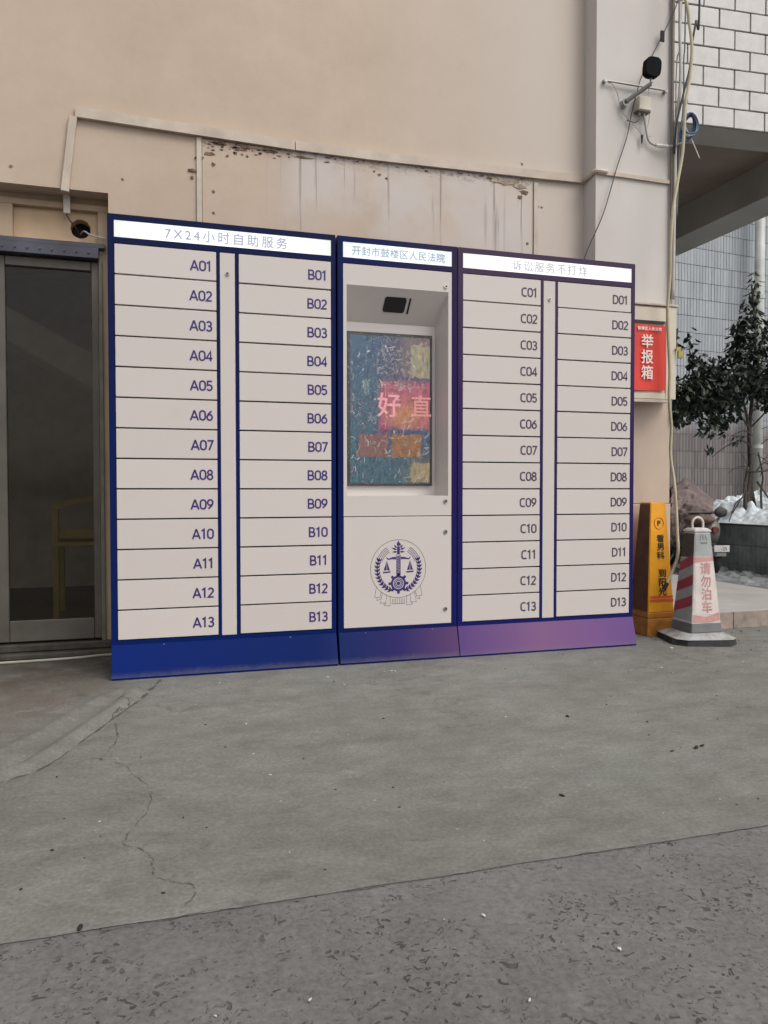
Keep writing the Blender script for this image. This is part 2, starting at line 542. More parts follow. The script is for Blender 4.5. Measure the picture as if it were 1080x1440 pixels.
def mat_tile_grey():
    k = NT('grey_glazed_tile')
    p = k.geo()
    sep = k.n('ShaderNodeSeparateXYZ'); k.l(p, sep.inputs[0])
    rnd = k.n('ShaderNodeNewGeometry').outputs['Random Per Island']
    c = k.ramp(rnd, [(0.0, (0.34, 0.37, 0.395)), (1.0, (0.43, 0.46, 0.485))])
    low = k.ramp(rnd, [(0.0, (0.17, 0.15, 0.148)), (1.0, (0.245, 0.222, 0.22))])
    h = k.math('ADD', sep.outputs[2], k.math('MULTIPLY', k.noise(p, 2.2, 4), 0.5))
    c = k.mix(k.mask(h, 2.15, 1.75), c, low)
    c = k.mix(1.0, c, k.ramp(k.noise(k.mapp(p, (5, 5, 0.7)), 1.5, 6, .7), [(0.3, (0.8, 0.8, 0.8)), (0.7, (1.05,)*3)]), 'MULTIPLY')
    k.col(c)
    k.rough(0.28)
    return k.m
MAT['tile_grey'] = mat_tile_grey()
MAT['pipe_white'] = simple('white_downpipe', (0.55, 0.56, 0.52), 0.5, var=0.15, scale=4)
MAT['planter_tile'] = simple('green_grey_tile', (0.25, 0.275, 0.27), 0.3, var=0.25, scale=5)
MAT['snow'] = simple('old_snow', (0.68, 0.74, 0.77), 0.75, var=0.14, scale=9, bump=0.8, bscale=22)
MAT['slush'] = simple('dirty_slush', (0.26, 0.27, 0.28), 0.8, var=0.4, scale=14, bump=0.8, bscale=30)
MAT['bark'] = simple('grey_brown_bark', (0.075, 0.06, 0.052), 0.9, var=0.3, scale=20, bump=0.6, bscale=80)
MAT['kerb'] = simple('tan_stone', (0.33, 0.27, 0.225), 0.8, var=0.22, scale=14, bump=0.3, bscale=60)
MAT['porch'] = simple('porch_concrete', (0.40, 0.385, 0.36), 0.8, var=0.1, scale=3, bump=0.2)
MAT['yellow'] = simple('yellow_plastic', (0.82, 0.36, 0.012), 0.45, var=0.1, scale=8)
MAT['brown_side'] = simple('dark_brown_face', (0.14, 0.05, 0.025), 0.5, var=0.25, scale=10)  # left face of the yellow sign, darker and browner than its front
MAT['cone_white'] = simple('aged_white_plastic', (0.62, 0.59, 0.56), 0.55, var=0.12, scale=12)
MAT['cone_pink'] = simple('faded_pink_print', (0.56, 0.29, 0.27), 0.6, var=0.15, scale=20)
MAT['cone_pale'] = simple('pale_pink_field', (0.68, 0.60, 0.57), 0.6, var=0.08, scale=14)
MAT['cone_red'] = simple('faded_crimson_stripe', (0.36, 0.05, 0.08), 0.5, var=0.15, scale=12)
MAT['cone_refl'] = simple('grey_reflective_stripe', (0.36, 0.38, 0.37), 0.4, var=0.12, scale=12)
MAT['rubber'] = simple('black_rubber', (0.035, 0.034, 0.036), 0.8, var=0.3, scale=20, bump=0.5, bscale=90)
MAT['dusty'] = simple('dusty_rubber_top', (0.36, 0.355, 0.345), 0.85, var=0.25, scale=16, bump=0.3)
MAT['red_poster'] = simple('red_poster', (0.78, 0.055, 0.035), 0.4, var=0.1, scale=4)
MAT['ink_black'] = simple('black_ink', (0.02, 0.018, 0.015), 0.6)
MAT['ink_white'] = simple('white_ink', (0.85, 0.80, 0.74), 0.5, var=0.03)
MAT['ink_red'] = simple('red_ink', (0.65, 0.10, 0.04), 0.5, var=0.05)
MAT['ink_indigo'] = simple('indigo_ink', (0.045, 0.022, 0.16), 0.45, var=0.03)
MAT['ink_plum'] = simple('plum_grey_ink', (0.075, 0.05, 0.085), 0.45, var=0.03)
MAT['ink_slate'] = simple('slate_ink', (0.10, 0.09, 0.12), 0.5, var=0.03)
MAT['ink_line'] = simple('fine_dark_line', (0.10, 0.07, 0.08), 0.6, var=0.03)
MAT['brass'] = simple('old_brass', (0.42, 0.33, 0.10), 0.4, metal=0.7, var=0.2)
MAT['quilt'] = simple('mauve_brown_quilt', (0.185, 0.14, 0.135), 0.75, var=0.3, scale=6, bump=0.5, bscale=18)
MAT['quilt_dark'] = simple('dark_brown_quilt', (0.07, 0.05, 0.045), 0.8, var=0.25, scale=7)
MAT['seat_brown'] = simple('worn_brown_seat', (0.17, 0.10, 0.07), 0.7, var=0.3, scale=18)
MAT['scooter'] = simple('dark_scooter_paint', (0.04, 0.042, 0.045), 0.35)
MAT['plate_white'] = simple('number_plate_white', (0.65, 0.64, 0.62), 0.5)
MAT['olive'] = simple('olive_wood', (0.34, 0.27, 0.08), 0.5)
MAT['room'] = simple('dim_room_paint', (0.42, 0.37, 0.32), 0.8)
MAT['room_floor'] = simple('dim_room_floor', (0.12, 0.105, 0.09), 0.6)
MAT['tail_red'] = simple('dull_red_lens', (0.20, 0.05, 0.045), 0.3)
MAT['stone_grit'] = simple('grit', (0.16, 0.15, 0.135), 0.9, var=0.4, scale=30)
MAT['pale_grit'] = simple('pale_paper_scraps', (0.6, 0.6, 0.58), 0.8)

def mat_leaf():
    k = NT('leaf_green')
    oi = k.n('ShaderNodeNewGeometry')
    c = k.ramp(oi.outputs['Random Per Island'], [(0.0, (0.016, 0.026, 0.022)), (0.6, (0.034, 0.050, 0.038)), (0.93, (0.05, 0.065, 0.042)), (1.0, (0.11, 0.10, 0.055))])
    k.col(c)
    k.rough(0.5)
    k.b.inputs['Specular IOR Level'].default_value = 0.35
    return k.m
MAT['leaf'] = mat_leaf()

def mat_gradient(name, frame):
    dust = name.startswith('kick')
    """printed blue to violet paint; object coordinates = cabinet coordinates"""
    k = NT(name)
    p = k.obj()
    sep = k.n('ShaderNodeSeparateXYZ'); k.l(p, sep.inputs[0])
    c = frame(k, sep)
    if dust:
        z = k.math('ADD', sep.outputs[2], k.math('MULTIPLY', k.noise(p, 14, 6, 0.8), 0.05))
        f = k.math('MULTIPLY', k.mask(z, 0.065, 0.03), 0.35)
        c = k.mix(f, c, (0.16, 0.15, 0.14))
        c = k.mix(k.math('MULTIPLY', k.mask(k.noise(k.mapp(p, (1, 1, 3)), 7, 8, 0.8), 0.60, 0.74), 0.22), c, (0.16, 0.15, 0.17))
    k.col(c)
    k.rough(0.40)
    k.b.inputs['Specular IOR Level'].default_value = 0.10
    return k.m

def g_blue(k, s):
    return k.ramp(k.math('MULTIPLY', s.outputs[2], 0.5), [(0.0, (0.002, 0.014, 0.11)), (0.5, (0.003, 0.012, 0.085)), (1.0, (0.006, 0.010, 0.055))])
def g_mid(k, s):
    a = k.ramp(s.outputs[0], [(0.0, (0.004, 0.012, 0.08)), (1.0, (0.004, 0.012, 0.08))])
    b = k.ramp(k.math('MULTIPLY', s.outputs[2], 0.5), [(0.0, (0.006, 0.012, 0.11)), (0.6, (0.022, 0.012, 0.08)), (1.0, (0.028, 0.020, 0.058))])
    return k.mix(k.mask(s.outputs[0], 0.1, 0.6), a, b)
def g_violet(k, s):
    return k.ramp(k.math('MULTIPLY', s.outputs[2], 0.5), [(0.0, (0.008, 0.012, 0.11)), (0.25, (0.014, 0.013, 0.11)), (0.6, (0.040, 0.020, 0.095)), (1.0, (0.070, 0.045, 0.085))])
def k_blue(k, s):
    return k.ramp(s.outputs[0], [(0.0, (0.001, 0.016, 0.15)), (0.9, (0.001, 0.013, 0.105)), (1.0, (0.008, 0.020, 0.12))])
def k_mid(k, s):
    a = k.ramp(s.outputs[0], [(0.0, (0.005, 0.018, 0.11)), (0.3, (0.025, 0.020, 0.12)), (0.6, (0.10, 0.05, 0.14))])
    return a
def k_violet(k, s):
    a = k.ramp(s.outputs[0], [(0.0, (0.10, 0.055, 0.20)), (0.45, (0.20, 0.10, 0.22)), (0.8, (0.17, 0.085, 0.24)), (1.0, (0.14, 0.075, 0.23))])
    return a
FR = [mat_gradient('frame_paint_blue', g_blue), mat_gradient('frame_paint_mid', g_mid), mat_gradient('frame_paint_violet', g_violet)]
KK = [mat_gradient('kick_paint_blue', k_blue), mat_gradient('kick_paint_mid', k_mid), mat_gradient('kick_paint_violet', k_violet)]

def mat_lightbox(name, c, wdt):
    k = NT(name)
    k.col((0.6, 0.6, 0.6))
    s = k.n('ShaderNodeSeparateXYZ'); k.l(k.obj(), s.inputs[0])
    a = k.mask(s.outputs[0], 0.0, 0.16)
    b = k.mask(s.outputs[0], wdt, wdt-0.16)
    f = k.math('ADD', k.math('MULTIPLY', k.math('MULTIPLY', a, b), 0.24), 0.29)
    k.b.inputs['Emission Color'].default_value = c + (1,)
    k.l(f, k.b.inputs['Emission Strength'])
    return k.m

# ------------------------------------------------------------------ ground
def grid_ground():
    xs = []
    x = -8.0
    while x < 12.0:
        xs.append(x)
        x += 0.02 if -1.2 <= x < 0.6 else (0.06 if -2 < x < 4 else 0.5)
    xs.append(12.0)
    ys = []
    y = -2.040
    while y < 9.0:
        ys.append(y)
        y += 0.02 if y < 0.4 else 0.4
    ys.append(9.0)
    r1 = [(0.16, 0.02), (0.136, -0.082), (0.05, -0.43), (-0.018, -0.605), (-0.096, -0.817), (-0.193, -1.066), (-0.261, -1.118), (-0.5, -1.38), (-1.0, -1.7)]
    r2 = [(0.10, -0.02), (0.058, -0.208), (-0.044, -0.348), (-0.119, -0.527), (-0.193, -0.724), (-0.295, -0.902), (-0.385, -1.05), (-0.8, -1.4)]
    def sd(px, py, path):
        best = 9; sg = 1
        for i in range(len(path)-1):
            ax, ay = path[i]; bx, by = path[i+1]
            dx, dy = bx-ax, by-ay
            t = max(0, min(1, ((px-ax)*dx+(py-ay)*dy)/(dx*dx+dy*dy)))
            qx, qy = px-ax-dx*t, py-ay-dy*t
            d = math.hypot(qx, qy)
            if d < best:
                best = d; sg = 1 if dx*qy-dy*qx > 0 else -1
        return best*sg
    def height(x, y):
        h = 0.0
        if -1.2 <= x < 0.7 and y < 0.2:
            d = sd(x, y, r1)
            kf = min(1, max(0, (-0.10-y)/0.15))
            h += kf*(0.014*math.exp(-(d/0.03)**2) - 0.006*math.exp(-((abs(d)-0.045)/0.02)**2))
            d2 = sd(x, y, r2)
            h += kf*0.010*math.exp(-(d2/0.022)**2)
        if y < -0.05:
            h += 0.004*noise.noise(Vector((x*1.5, y*1.5, 0)))*min(1, max(0, (y+2.038)*4))*max(0, min(1, (-y-0.05)*4))
        return h
    global GH
    GH = height
    V = []; F = []
    for j, y in enumerate(ys):
        for x in xs:
            h = height(x, y)
            yy = y
            if j == 0: yy = y + 0.006*noise.noise(Vector((x*6, 0, 3)))
            V.append((x, yy, h))
    nx = len(xs)
    for j in range(len(ys)-1):
        for i in range(nx-1):
            a = j*nx+i
            F.append((a, a+1, a+nx+1, a+nx))
    me = bpy.data.meshes.new('pavement')
    me.from_pydata(V, [], F)
    for p in me.polygons: p.use_smooth = True
    me.materials.append(MAT['concrete'])
    o = bpy.data.objects.new('pavement', me)
    COL.objects.link(o)
    o['kind'] = 'structure'
grid_ground()
bm = bmesh.new()
prev = None
xs = [-60, -12] + [-8 + i*0.05 for i in range(400)] + [14, 60]
top = [bm.verts.new((x, -2.030, -0.002)) for x in xs]
bot = [bm.verts.new((x, -60, -0.002)) for x in xs]
for i in range(len(xs)-1): bm.faces.new((bot[i], bot[i+1], top[i+1], top[i]))
mk('road', bm, MAT['rough'], kind='structure')
mk('ground', B((-90, 90, -90, 90, -0.6, -0.03)), simple('earth', (0.07, 0.065, 0.06), 0.9), kind='structure')

# cracks: thin irregular dark openings
def crack(pts, wd, name='crack', z=0.0045, jit=0.006):
    bm = bmesh.new()
    P = smooth_path([(x, y, 0) for x, y in pts], 12)
    prev = None
    for i, p in enumerate(P):
        q = p + Vector((noise.noise(Vector((i*0.6, 5, z))) , noise.noise(Vector((i*0.6, 9, z))), 0))*jit*1.6 + Vector((noise.noise(Vector((i*0.13, 1, z))), noise.noise(Vector((i*0.13, 4, z))), 0))*jit*1.5
        d = (P[min(i+1, len(P)-1)]-P[max(0, i-1)]).normalized()
        n = Vector((-d.y, d.x, 0))
        ww = wd*max(0.0, 0.42+1.3*noise.noise(Vector((i*0.23, 2, 7))))
        zz = z if name == 'joint' else GH(q.x, q.y)+0.0016
        a = bm.verts.new((q.x-n.x*ww, q.y-n.y*ww, zz)); b = bm.verts.new((q.x+n.x*ww, q.y+n.y*ww, zz))
        if prev: bm.faces.new((prev[0], a, b, prev[1]))
        prev = (a, b)
    return mk(name, bm, MAT['crack_dark'], kind='structure')
crack([(0.045, -0.50), (0.03, -0.596), (0.049, -0.838)], 0.0035)
crack([(0.049, -0.838), (0.032, -0.983), (0.009, -1.061), (0.077, -1.131), (0.101, -1.224), (0.138, -1.312), (0.15, -1.459), (0.12, -1.564), (0.089, -1.658), (0.093, -1.698), (0.128, -1.727), (0.151, -1.788), (0.147, -1.837), (0.178, -1.895), (0.227, -1.925), (0.228, -1.963), (0.2, -2.03)], 0.0015)
crack([(0.20, -0.07), (0.19, -0.14), (0.165, -0.22), (0.125, -0.36), (0.07, -0.50), (0.02, -0.63)], 0.010, z=0.004, jit=0.003)
crack([(0.02, -0.63), (-0.055, -0.84), (-0.15, -1.08), (-0.23, -1.16), (-0.34, -1.26)], 0.006, z=0.0065, jit=0.003)
crack([(0.03, -0.33), (0.06, -0.36), (0.08, -0.45), (0.05, -0.52)], 0.003)
crack([(0.009, -1.061), (-0.03, -1.05), (-0.06, -1.09)], 0.0015)

crack([(-8+0.25*i, -2.043+0.004*noise.noise(Vector((i*0.6, 3, 3)))) for i in range(80)], 0.0015, 'joint', 0.0006, 0.006)
# grit and scraps
def grit(name, spots, mat, label):
    bm = bmesh.new()
    for (x, y, s) in spots:
        m = Matrix.Translation((x, y, s*0.2+0.001)) @ Matrix.Rotation(random.random()*6, 4, 'Z') @ Matrix.Diagonal((s, s*random.uniform(.3, .8), s*0.3, 1))
        bmesh.ops.create_icosphere(bm, subdivisions=1, radius=1, matrix=m)
    o = mk(name, bm, mat, kind='stuff')
    o['label'] = label
    return o
sp = [(1.59, -1.084, .012), (1.707, -1.514, .008), (1.80, -1.51, .016), (1.83, -1.50, .012), (1.196, -1.732, .011), (0.018, -2.03, .012)]
sp += [(random.uniform(-0.6, 3.6), random.uniform(-1.95, -0.12), random.uniform(.002, .006)) for _ in range(90)]
sp += [(random.uniform(2.7, 4.2), random.uniform(-0.4, 0.15), random.uniform(.003, .008)) for _ in range(30)]
grit('grit', sp, MAT['soft_black'], 'dark grit and crumbs scattered over the grey concrete')
sp = [(random.uniform(-0.4, 3.0), random.uniform(-3.0, -0.1), random.uniform(.002, .006)) for _ in range(60)]
sp += [(2.73, -0.16, .012), (0.9, -0.25, .007), (1.2, -0.22, .008)]
grit('paper_scraps', sp, MAT['pale_grit'], 'pale specks and scraps scattered over the concrete')

# ------------------------------------------------------------------ main building
bld = thing('building', 'cream rendered building wall with pilaster and dark doorway behind the blue cabinets', 'building', (0, 0.5, 0))
def bp(name, bm, mat, sm=False, kind=None):
    for v in bm.verts: v.co.y -= 0.5
    return mk(name, bm, mat, bld, sm, kind)
WT = 6.5
bp('wall', B((-0.011, 2.6, 0.5, 0.75, 0, WT), (-2.2, -0.011, 0.5, 0.75, 2.255, WT), (-6, -2.2, 0.5, 0.75, 0, WT), (-6, 3.1, 0.75, 0.82, 2.9, WT)), MAT['wall'])
bp('pilaster', B((2.6, 3.112, 0.37, 0.9, 1.895, WT)), MAT['pil'])
bp('cladding_panel', B((2.6, 3.112, 0.372, 0.9, 0.738, 1.893), bev=0.002), MAT['clad'])
bp('cladding_panel', B((2.6, 3.116, 0.366, 0.9, 0.0, 0.735), bev=0.002), MAT['clad'])
# old boxed-in trim lines on the wall
bp('trim_strip', B((0.408, 0.432, 0.488, 0.505, 1.9, 2.575)), MAT['trim'])
bp('trim_strip', B((2.275, 2.300, 0.486, 0.505, 1.9, 2.56)), MAT['trim'])
bp('wall_board', B((0.436, 2.271, 0.495, 0.5, 1.9, 2.568)), MAT['wall'])
# torn render patches
def patch(x, z, w_, h_, seed, y=0.4945):
    bm = bmesh.new()
    n = 15
    pts = []
    for i in range(n):
        a = 2*math.pi*i/n
        rr = 0.55+0.9*abs(noise.noise(Vector((math.cos(a)*1.7+seed, math.sin(a)*1.7, seed))))
        pts.append((x+math.cos(a)*w_*rr, z+math.sin(a)*h_*rr))
    prism(bm, pts, y-0.0015, y+0.004)
    return bm
bmc = bmesh.new(); bmd = bmesh.new()
def addp(dst, *a, **k):
    b = patch(*a, **k); me = bpy.data.meshes.new('q'); b.to_mesh(me); b.free(); dst.from_mesh(me); bpy.data.meshes.remove(me)
random.seed(11)
for (x, z, a, b_) in [(0.52, 2.555, .05, .012), (0.47, 2.50, .035, .012), (0.42, 2.475, .03, .010), (0.39, 2.41, .035, .009), (0.49, 2.45, .012, .012), (0.62, 2.545, .06, .010), (0.78, 2.55, .05, .010), (0.95, 2.54, .05, .008), (0.60, 2.52, .012, .009), (0.56, 2.50, .009, .008), (0.66, 2.51, .008, .006), (1.36, 2.50, .012, .010), (1.40, 2.485, .008, .008), (1.33, 2.515, .008, .006), (2.22, 2.50, .028, .018), (2.19, 2.47, .02, .015), (2.0, 2.555, .03, .008)]:
    addp(bmd, x, z, a, b_, random.random()*50)
for x, z in [(0.489, 2.315), (0.489, 2.209), (0.386, 2.375), (2.238, 2.215)]: addp(bmd, x, z, .010, .009, random.random()*50)
for i in range(60):
    x = 0.44+abs(random.gauss(0, 0.28)); addp(bmd, x if x < 2.2 else 1.0, 2.568-abs(random.gauss(0, 0.022)), random.uniform(.003, .013), random.uniform(.002, .007), random.random()*50)
for i in range(16): addp(bmd, random.uniform(1.0, 2.2), 2.565-abs(random.gauss(0, 0.01)), random.uniform(.004, .02), random.uniform(.002, .005), random.random()*50)
bp('torn_render', bmd, simple('exposed_mortar', (0.20, 0.13, 0.09), 0.9, var=0.4, scale=40), kind='stuff')
for (x, z, a, b_) in [(2.10, 2.545, .10, .016), (2.18, 2.53, .05, .014), (0.7, 2.56, .12, .008)]: addp(bmc, x, z, a, b_, random.random()*50, y=0.4932)
bp('mortar_patch', bmc, simple('loose_mortar', (0.42, 0.34, 0.25), 0.9, var=0.4, scale=40), kind='stuff')
bmz = bmesh.new()
for x, z in [(-0.441, 2.332), (0.055, 2.329), (-0.05, 3.3), (2.304, 2.43), (2.33, 2.43), (2.205, 2.66)]: addp(bmz, x, z, .010, .008, random.random()*50, y=0.4995)
bp('ding', bmz, simple('chip', (0.22, 0.17, 0.14), 0.9), kind='stuff')
# doorway
bp('reveal', B((-2.2, -0.0112, 0.62, 0.74, 2.225, 2.2548)), MAT['transom'])
bp('transom_frame', B((-2.0, -0.011, 0.60, 0.66, 2.195, 2.2245), (-0.064, -0.0112, 0.60, 0.66, 0.03, 2.1945), (-0.62, -0.45, 0.60, 0.66, 2.03, 2.1945), bev=0.002), MAT['transom'])
# panel with a round hole
bm = bmesh.new()
cx, cz, rr = -0.147, 2.112, 0.047
N = 24
outer = []
for i in range(N):
    a = 2*math.pi*i/N; c, s = math.cos(a), math.sin(a)
    tx = ((-0.064-cx) if c > 0 else (cx+0.45))/abs(c) if abs(c) > 1e-6 else 9
    tz = ((2.1945-cz) if s > 0 else (cz-2.03))/abs(s) if abs(s) > 1e-6 else 9
    t = min(tx, tz)
    outer.append((cx+c*t, cz+s*t))
corners = [(-0.064, 2.1945), (-0.45, 2.1945), (-0.45, 2.03), (-0.064, 2.03)]
vi = [bm.verts.new((cx+math.cos(2*math.pi*i/N)*rr*random.uniform(.94, 1.06), 0.635, cz+math.sin(2*math.pi*i/N)*rr)) for i in range(N)]
vb = [bm.verts.new((v.co.x, 0.70, v.co.z)) for v in vi]
vo = [bm.verts.new((x, 0.635, z)) for x, z in outer]
for i in range(N):
    j = (i+1) % N
    bm.faces.new((vi[i], vi[j], vo[j], vo[i])); bm.faces.new((vi[i], vb[i], vb[j], vi[j]))
for c in corners:
    d = sorted(range(N), key=lambda i: abs(outer[i][0]-c[0])+abs(outer[i][1]-c[1]))
    i, j = sorted(d[:2])
    if abs(i-j) in (1, N-1):
        pi, pj = outer[i], outer[j]
        if abs(pi[0]-pj[0]) > 1e-5 and abs(pi[1]-pj[1]) > 1e-5:
            bm.faces.new((vo[i], vo[j], bm.verts.new((c[0], 0.635, c[1]))))
bp('transom_panel', bm, MAT['peach'])
bp('wall_recess', B((-0.6, -0.012, 0.72, 0.74, 2.03, 2.22)), MAT['soft_black'])
# door rail
bm = B((-2.2, -0.03, 0.565, 0.66, 2.005, 2.028), (-2.2, -0.06, 0.555, 0.60, 1.952, 2.004), bev=0.002)
rail = bp('door_rail', bm, MAT['alu_dark'])
for i in range(12):
    b = bmesh.new(); cyl(b, (-0.49+i*0.055-0.0, 0.551, 1.978), 0.0042, 0.010, seg=10)
    for v in b.verts: v.co.y -= 0.5
    mk('rivet', b, MAT['alu'], rail)
# door jambs, leaf, glass
bp('door_jamb', B((-0.062, -0.045, 0.585, 0.66, 0.03, 1.95), (-0.043, -0.0115, 0.61, 0.66, 0.03, 1.95), bev=0.002), simple('green_grey_jamb', (0.18, 0.175, 0.14), 0.5, metal=0.2, var=0.2, scale=9))
bp('door_jamb', B((-0.60, -0.545, 0.585, 0.66, 0.03, 1.95), bev=0.002), MAT['alu'])
leafp = bp('door', B((-0.543, -0.488, 0.60, 0.64, 0.075, 1.945), (-0.098, -0.064, 0.60, 0.64, 0.075, 1.945), (-0.487, -0.099, 0.60, 0.64, 0.075, 0.178), (-0.487, -0.099, 0.60, 0.64, 1.90, 1.945), bev=0.003), MAT['alu'])
bp('door', B((-1.15, -0.603, 0.60, 0.64, 0.075, 1.945), bev=0.003), MAT['alu'])
k = NT('dark_door_glass')
lw = k.n('ShaderNodeFresnel'); lw.inputs[0].default_value = 1.5
tr = k.n('ShaderNodeBsdfTransparent'); tr.inputs[0].default_value = (0.88, 0.86, 0.82, 1)
gl = k.n('ShaderNodeBsdfGlossy'); gl.inputs['Roughness'].default_value = 0.04; gl.inputs['Color'].default_value = (.42, .40, .38, 1)
mx = k.n('ShaderNodeMixShader')
k.l(k.math('MULTIPLY', lw.outputs[0], 1.1), mx.inputs[0]); k.l(tr.outputs[0], mx.inputs[1]); k.l(gl.outputs[0], mx.inputs[2])
k.l(mx.outputs[0], k.t.nodes['Material Output'].inputs['Surface'])
b = B((-0.4865, -0.0995, 0.617, 0.623, 0.179, 1.899))
for v in b.verts: v.co.y -= 0.5
mk('glass', b, k.m, leafp)
bp('threshold', B((-2.2, -0.0115, 0.52, 0.70, 0.0, 0.028), (-2.2, -0.0115, 0.57, 0.69, 0.0285, 0.065), bev=0.006), simple('grimy_sill', (0.06, 0.05, 0.04), 0.7, var=0.4, scale=12))
# room behind the glass
bp('room', B((-2.2, 0.6, 3.4, 3.5, 0, 2.6), (-2.3, -2.2, 0.75, 3.5, 0, 2.6), (0.6, 0.7, 0.75, 3.5, 0, 2.6), (-2.3, 0.7, 0.75, 3.5, 2.5, 2.6)), MAT['room'])
bp('room_floor', B((-2.2, 0.6, 0.75, 3.4, 0.005, 0.02)), MAT['room_floor'])
bm = bmesh.new()
prism(bm, [(-1.6, 2.30), (0.58, 1.05), (0.58, 1.30), (-1.6, 2.48)], 1.9, 2.8)
bp('reflection_slab', bm, MAT['room'])  # added slab, stands in for a diagonal reflected in the door glass
# overhanging storey: tiled front, soffit beams
ang = R(-4.4)
bm = bmesh.new()
ox, oy = 3.0, 0.555
def rotp(x, y):
    return (ox + x*math.cos(ang) - y*math.sin(ang), oy + x*math.sin(ang) + y*math.cos(ang))
def rbox(bm, x0, x1, y0, y1, z0, z1, bev=0):
    n0 = len(bm.verts)
    bm.verts.ensure_lookup_table()
    box(bm, x0, x1, y0, y1, z0, z1, bev)
    bm.verts.ensure_lookup_table()
    for v in bm.verts[n0:]:
        x, y = rotp(v.co.x, v.co.y); v.co.x = x; v.co.y = y
b = bmesh.new(); rbox(b, 0.0, 2.04, 0.006, 0.245, 3.05, 3.45); bp('soffit_beam', b, MAT['lip'])
b = bmesh.new(); rbox(b, 0.0, 2.04, 0.0062, 0.25, 3.4505, 4.6); bp('facade_wall', b, MAT['grout'])
b = bmesh.new(); rbox(b, 0.0, 2.04, 0.001, 0.0058, 3.052, 3.46); bp('facade_bedding', b, MAT['grout'])
bp('soffit', B((3.112, 5.03, 0.86, 3.6, 3.32, 3.45)), MAT['soffit'])
bp('soffit_beam', B((4.70, 5.03, 0.68, 3.6, 3.05, 3.318), (3.112, 4.6995, 3.4, 3.6, 3.05, 3.318)), MAT['lip'])
# facade tiles
TW, TH, GJ = 0.217, 0.1195, 0.009
base = bmesh.new(); box(base, 0, TW-GJ, -0.008, 0.004, 0, TH-GJ, bev=0.0015)
tme = bpy.data.meshes.new('facade_tile'); base.to_mesh(tme); base.free(); tme.materials.append(MAT['tile_white'])
hb = bmesh.new(); box(hb, 0, TW/2-GJ, -0.008, 0.004, 0, TH-GJ, bev=0.0015)
hme = bpy.data.meshes.new('facade_half_tile'); hb.to_mesh(hme); hb.free(); hme.materials.append(MAT['tile_white'])
row = 0
z = 3.053
while z < 4.35:
    x = 0.115 + (TW/2 if row % 2 == 0 else 0)
    if row % 2 == 0:
        o = bpy.data.objects.new('facade_tile', hme); COL.objects.link(o); o.parent = bld
        X, Y = rotp(0.115, 0.0); o.location = (X, Y-0.5, z); o.rotation_euler = (0, 0, ang)
    while x < 1.9:
        o = bpy.data.objects.new('facade_tile', tme); COL.objects.link(o); o.parent = bld
        X, Y = rotp(x, random.uniform(-0.0012, 0.0012)); o.location = (X, Y-0.5, z)
        o.rotation_euler = (random.uniform(-.004, .004), 0, ang+random.uniform(-.004, .004))
        x += TW
    z += TH; row += 1

# ------------------------------------------------------------------ trunking and cables
tr_ = thing('cable_trunking', 'long beige plastic trunking running across the wall above the cabinets', 'trunking', (-0.17, 0.5, 2.6))
def tp(name, bm, mat):
    for v in bm.verts: v.co -= Vector((-0.17, 0.5, 2.6))
    return mk(name, bm, mat, tr_)
def skew_strip(pts, h, d, y=0.5):
    bm = bmesh.new()
    vsx = []
    for x, z in pts:
        vsx.append([bm.verts.new((x, y-d, z-h/2)), bm.verts.new((x, y-d, z+h/2)), bm.verts.new((x, y, z+h/2)), bm.verts.new((x, y, z-h/2))])
    for i in range(len(vsx)-1):
        a, b = vsx[i], vsx[i+1]
        for q in range(4): bm.faces.new((a[q], a[(q+1) % 4], b[(q+1) % 4], b[q]))
    bm.faces.new(vsx[0]); bm.faces.new(vsx[-1][::-1])
    return bm
tp('wall_run', skew_strip([(-0.155, 2.615), (0.41, 2.602), (0.9, 2.590)], 0.048, 0.026, 0.4995), MAT['trunk'])
tp('wall_run', skew_strip([(0.905, 2.590), (1.35, 2.590), (2.28, 2.605), (2.585, 2.613)], 0.046, 0.024, 0.4995), MAT['trunk'])
b = T([(2.585, 0.47, 2.600), (2.59, 0.42, 2.607), (2.594, 0.362, 2.615), (2.66, 0.352, 2.612)], 0.013, seg=8); tp('corner_bend', b, MAT['trunk'])
tp('pilaster_run', skew_strip([(2.61, 2.61), (3.09, 2.606)], 0.022, 0.014, 0.3695), MAT['trunk'])
dr = tag(mk('cable_trunking', B((-0.018, 0.018, -0.026, 0.0, 0, 0.36), bev=0.002), MAT['trunk']), 'short slanted trunking dropping from the long run to the doorway top', 'trunking')
dr.location = (-0.205, 0.4995, 2.235); dr.rotation_euler = (0, R(6.5), 0)
dr2 = tag(mk('cable_trunking', B((-0.016, 0.016, -0.02, 0.0, 0, 0.10), bev=0.002), simple('pale_cover', (0.64, 0.58, 0.52), 0.5)), 'short pale trunking piece hanging inside the top of the doorway', 'trunking')
dr2.location = (-0.205, 0.598, 2.165)
tag(mk('cable', T([(-0.208, 0.588, 2.17), (-0.196, 0.585, 2.14), (-0.17, 0.60, 2.11), (-0.155, 0.64, 2.09)], 0.0035), MAT['dark_cable']), 'thin dark cable entering the round hole above the glass door', 'cable')
tag(mk('cable', T([(-0.15, 0.68, 2.10), (-0.13, 0.61, 2.095), (-0.10, 0.59, 2.075), (-0.06, 0.585, 2.065), (-0.03, 0.58, 2.06)], 0.004), MAT['grey_cable']), 'short pale cable running from the round hole to the cabinet side', 'cable')
tag(mk('cable', T([(-1.2, 0.43, .008), (-0.685, 0.44, 0.008), (-0.508, 0.447, 0.008), (-0.325, 0.455, 0.008), (-0.168, 0.468, 0.008), (-0.035, 0.50, 0.008), (0.15, 0.49, 0.008)], 0.0065), simple('dirty_white_cable', (0.40, 0.36, 0.30), 0.6)), 'dirty white cable lying on the ground along the door sill', 'cable')
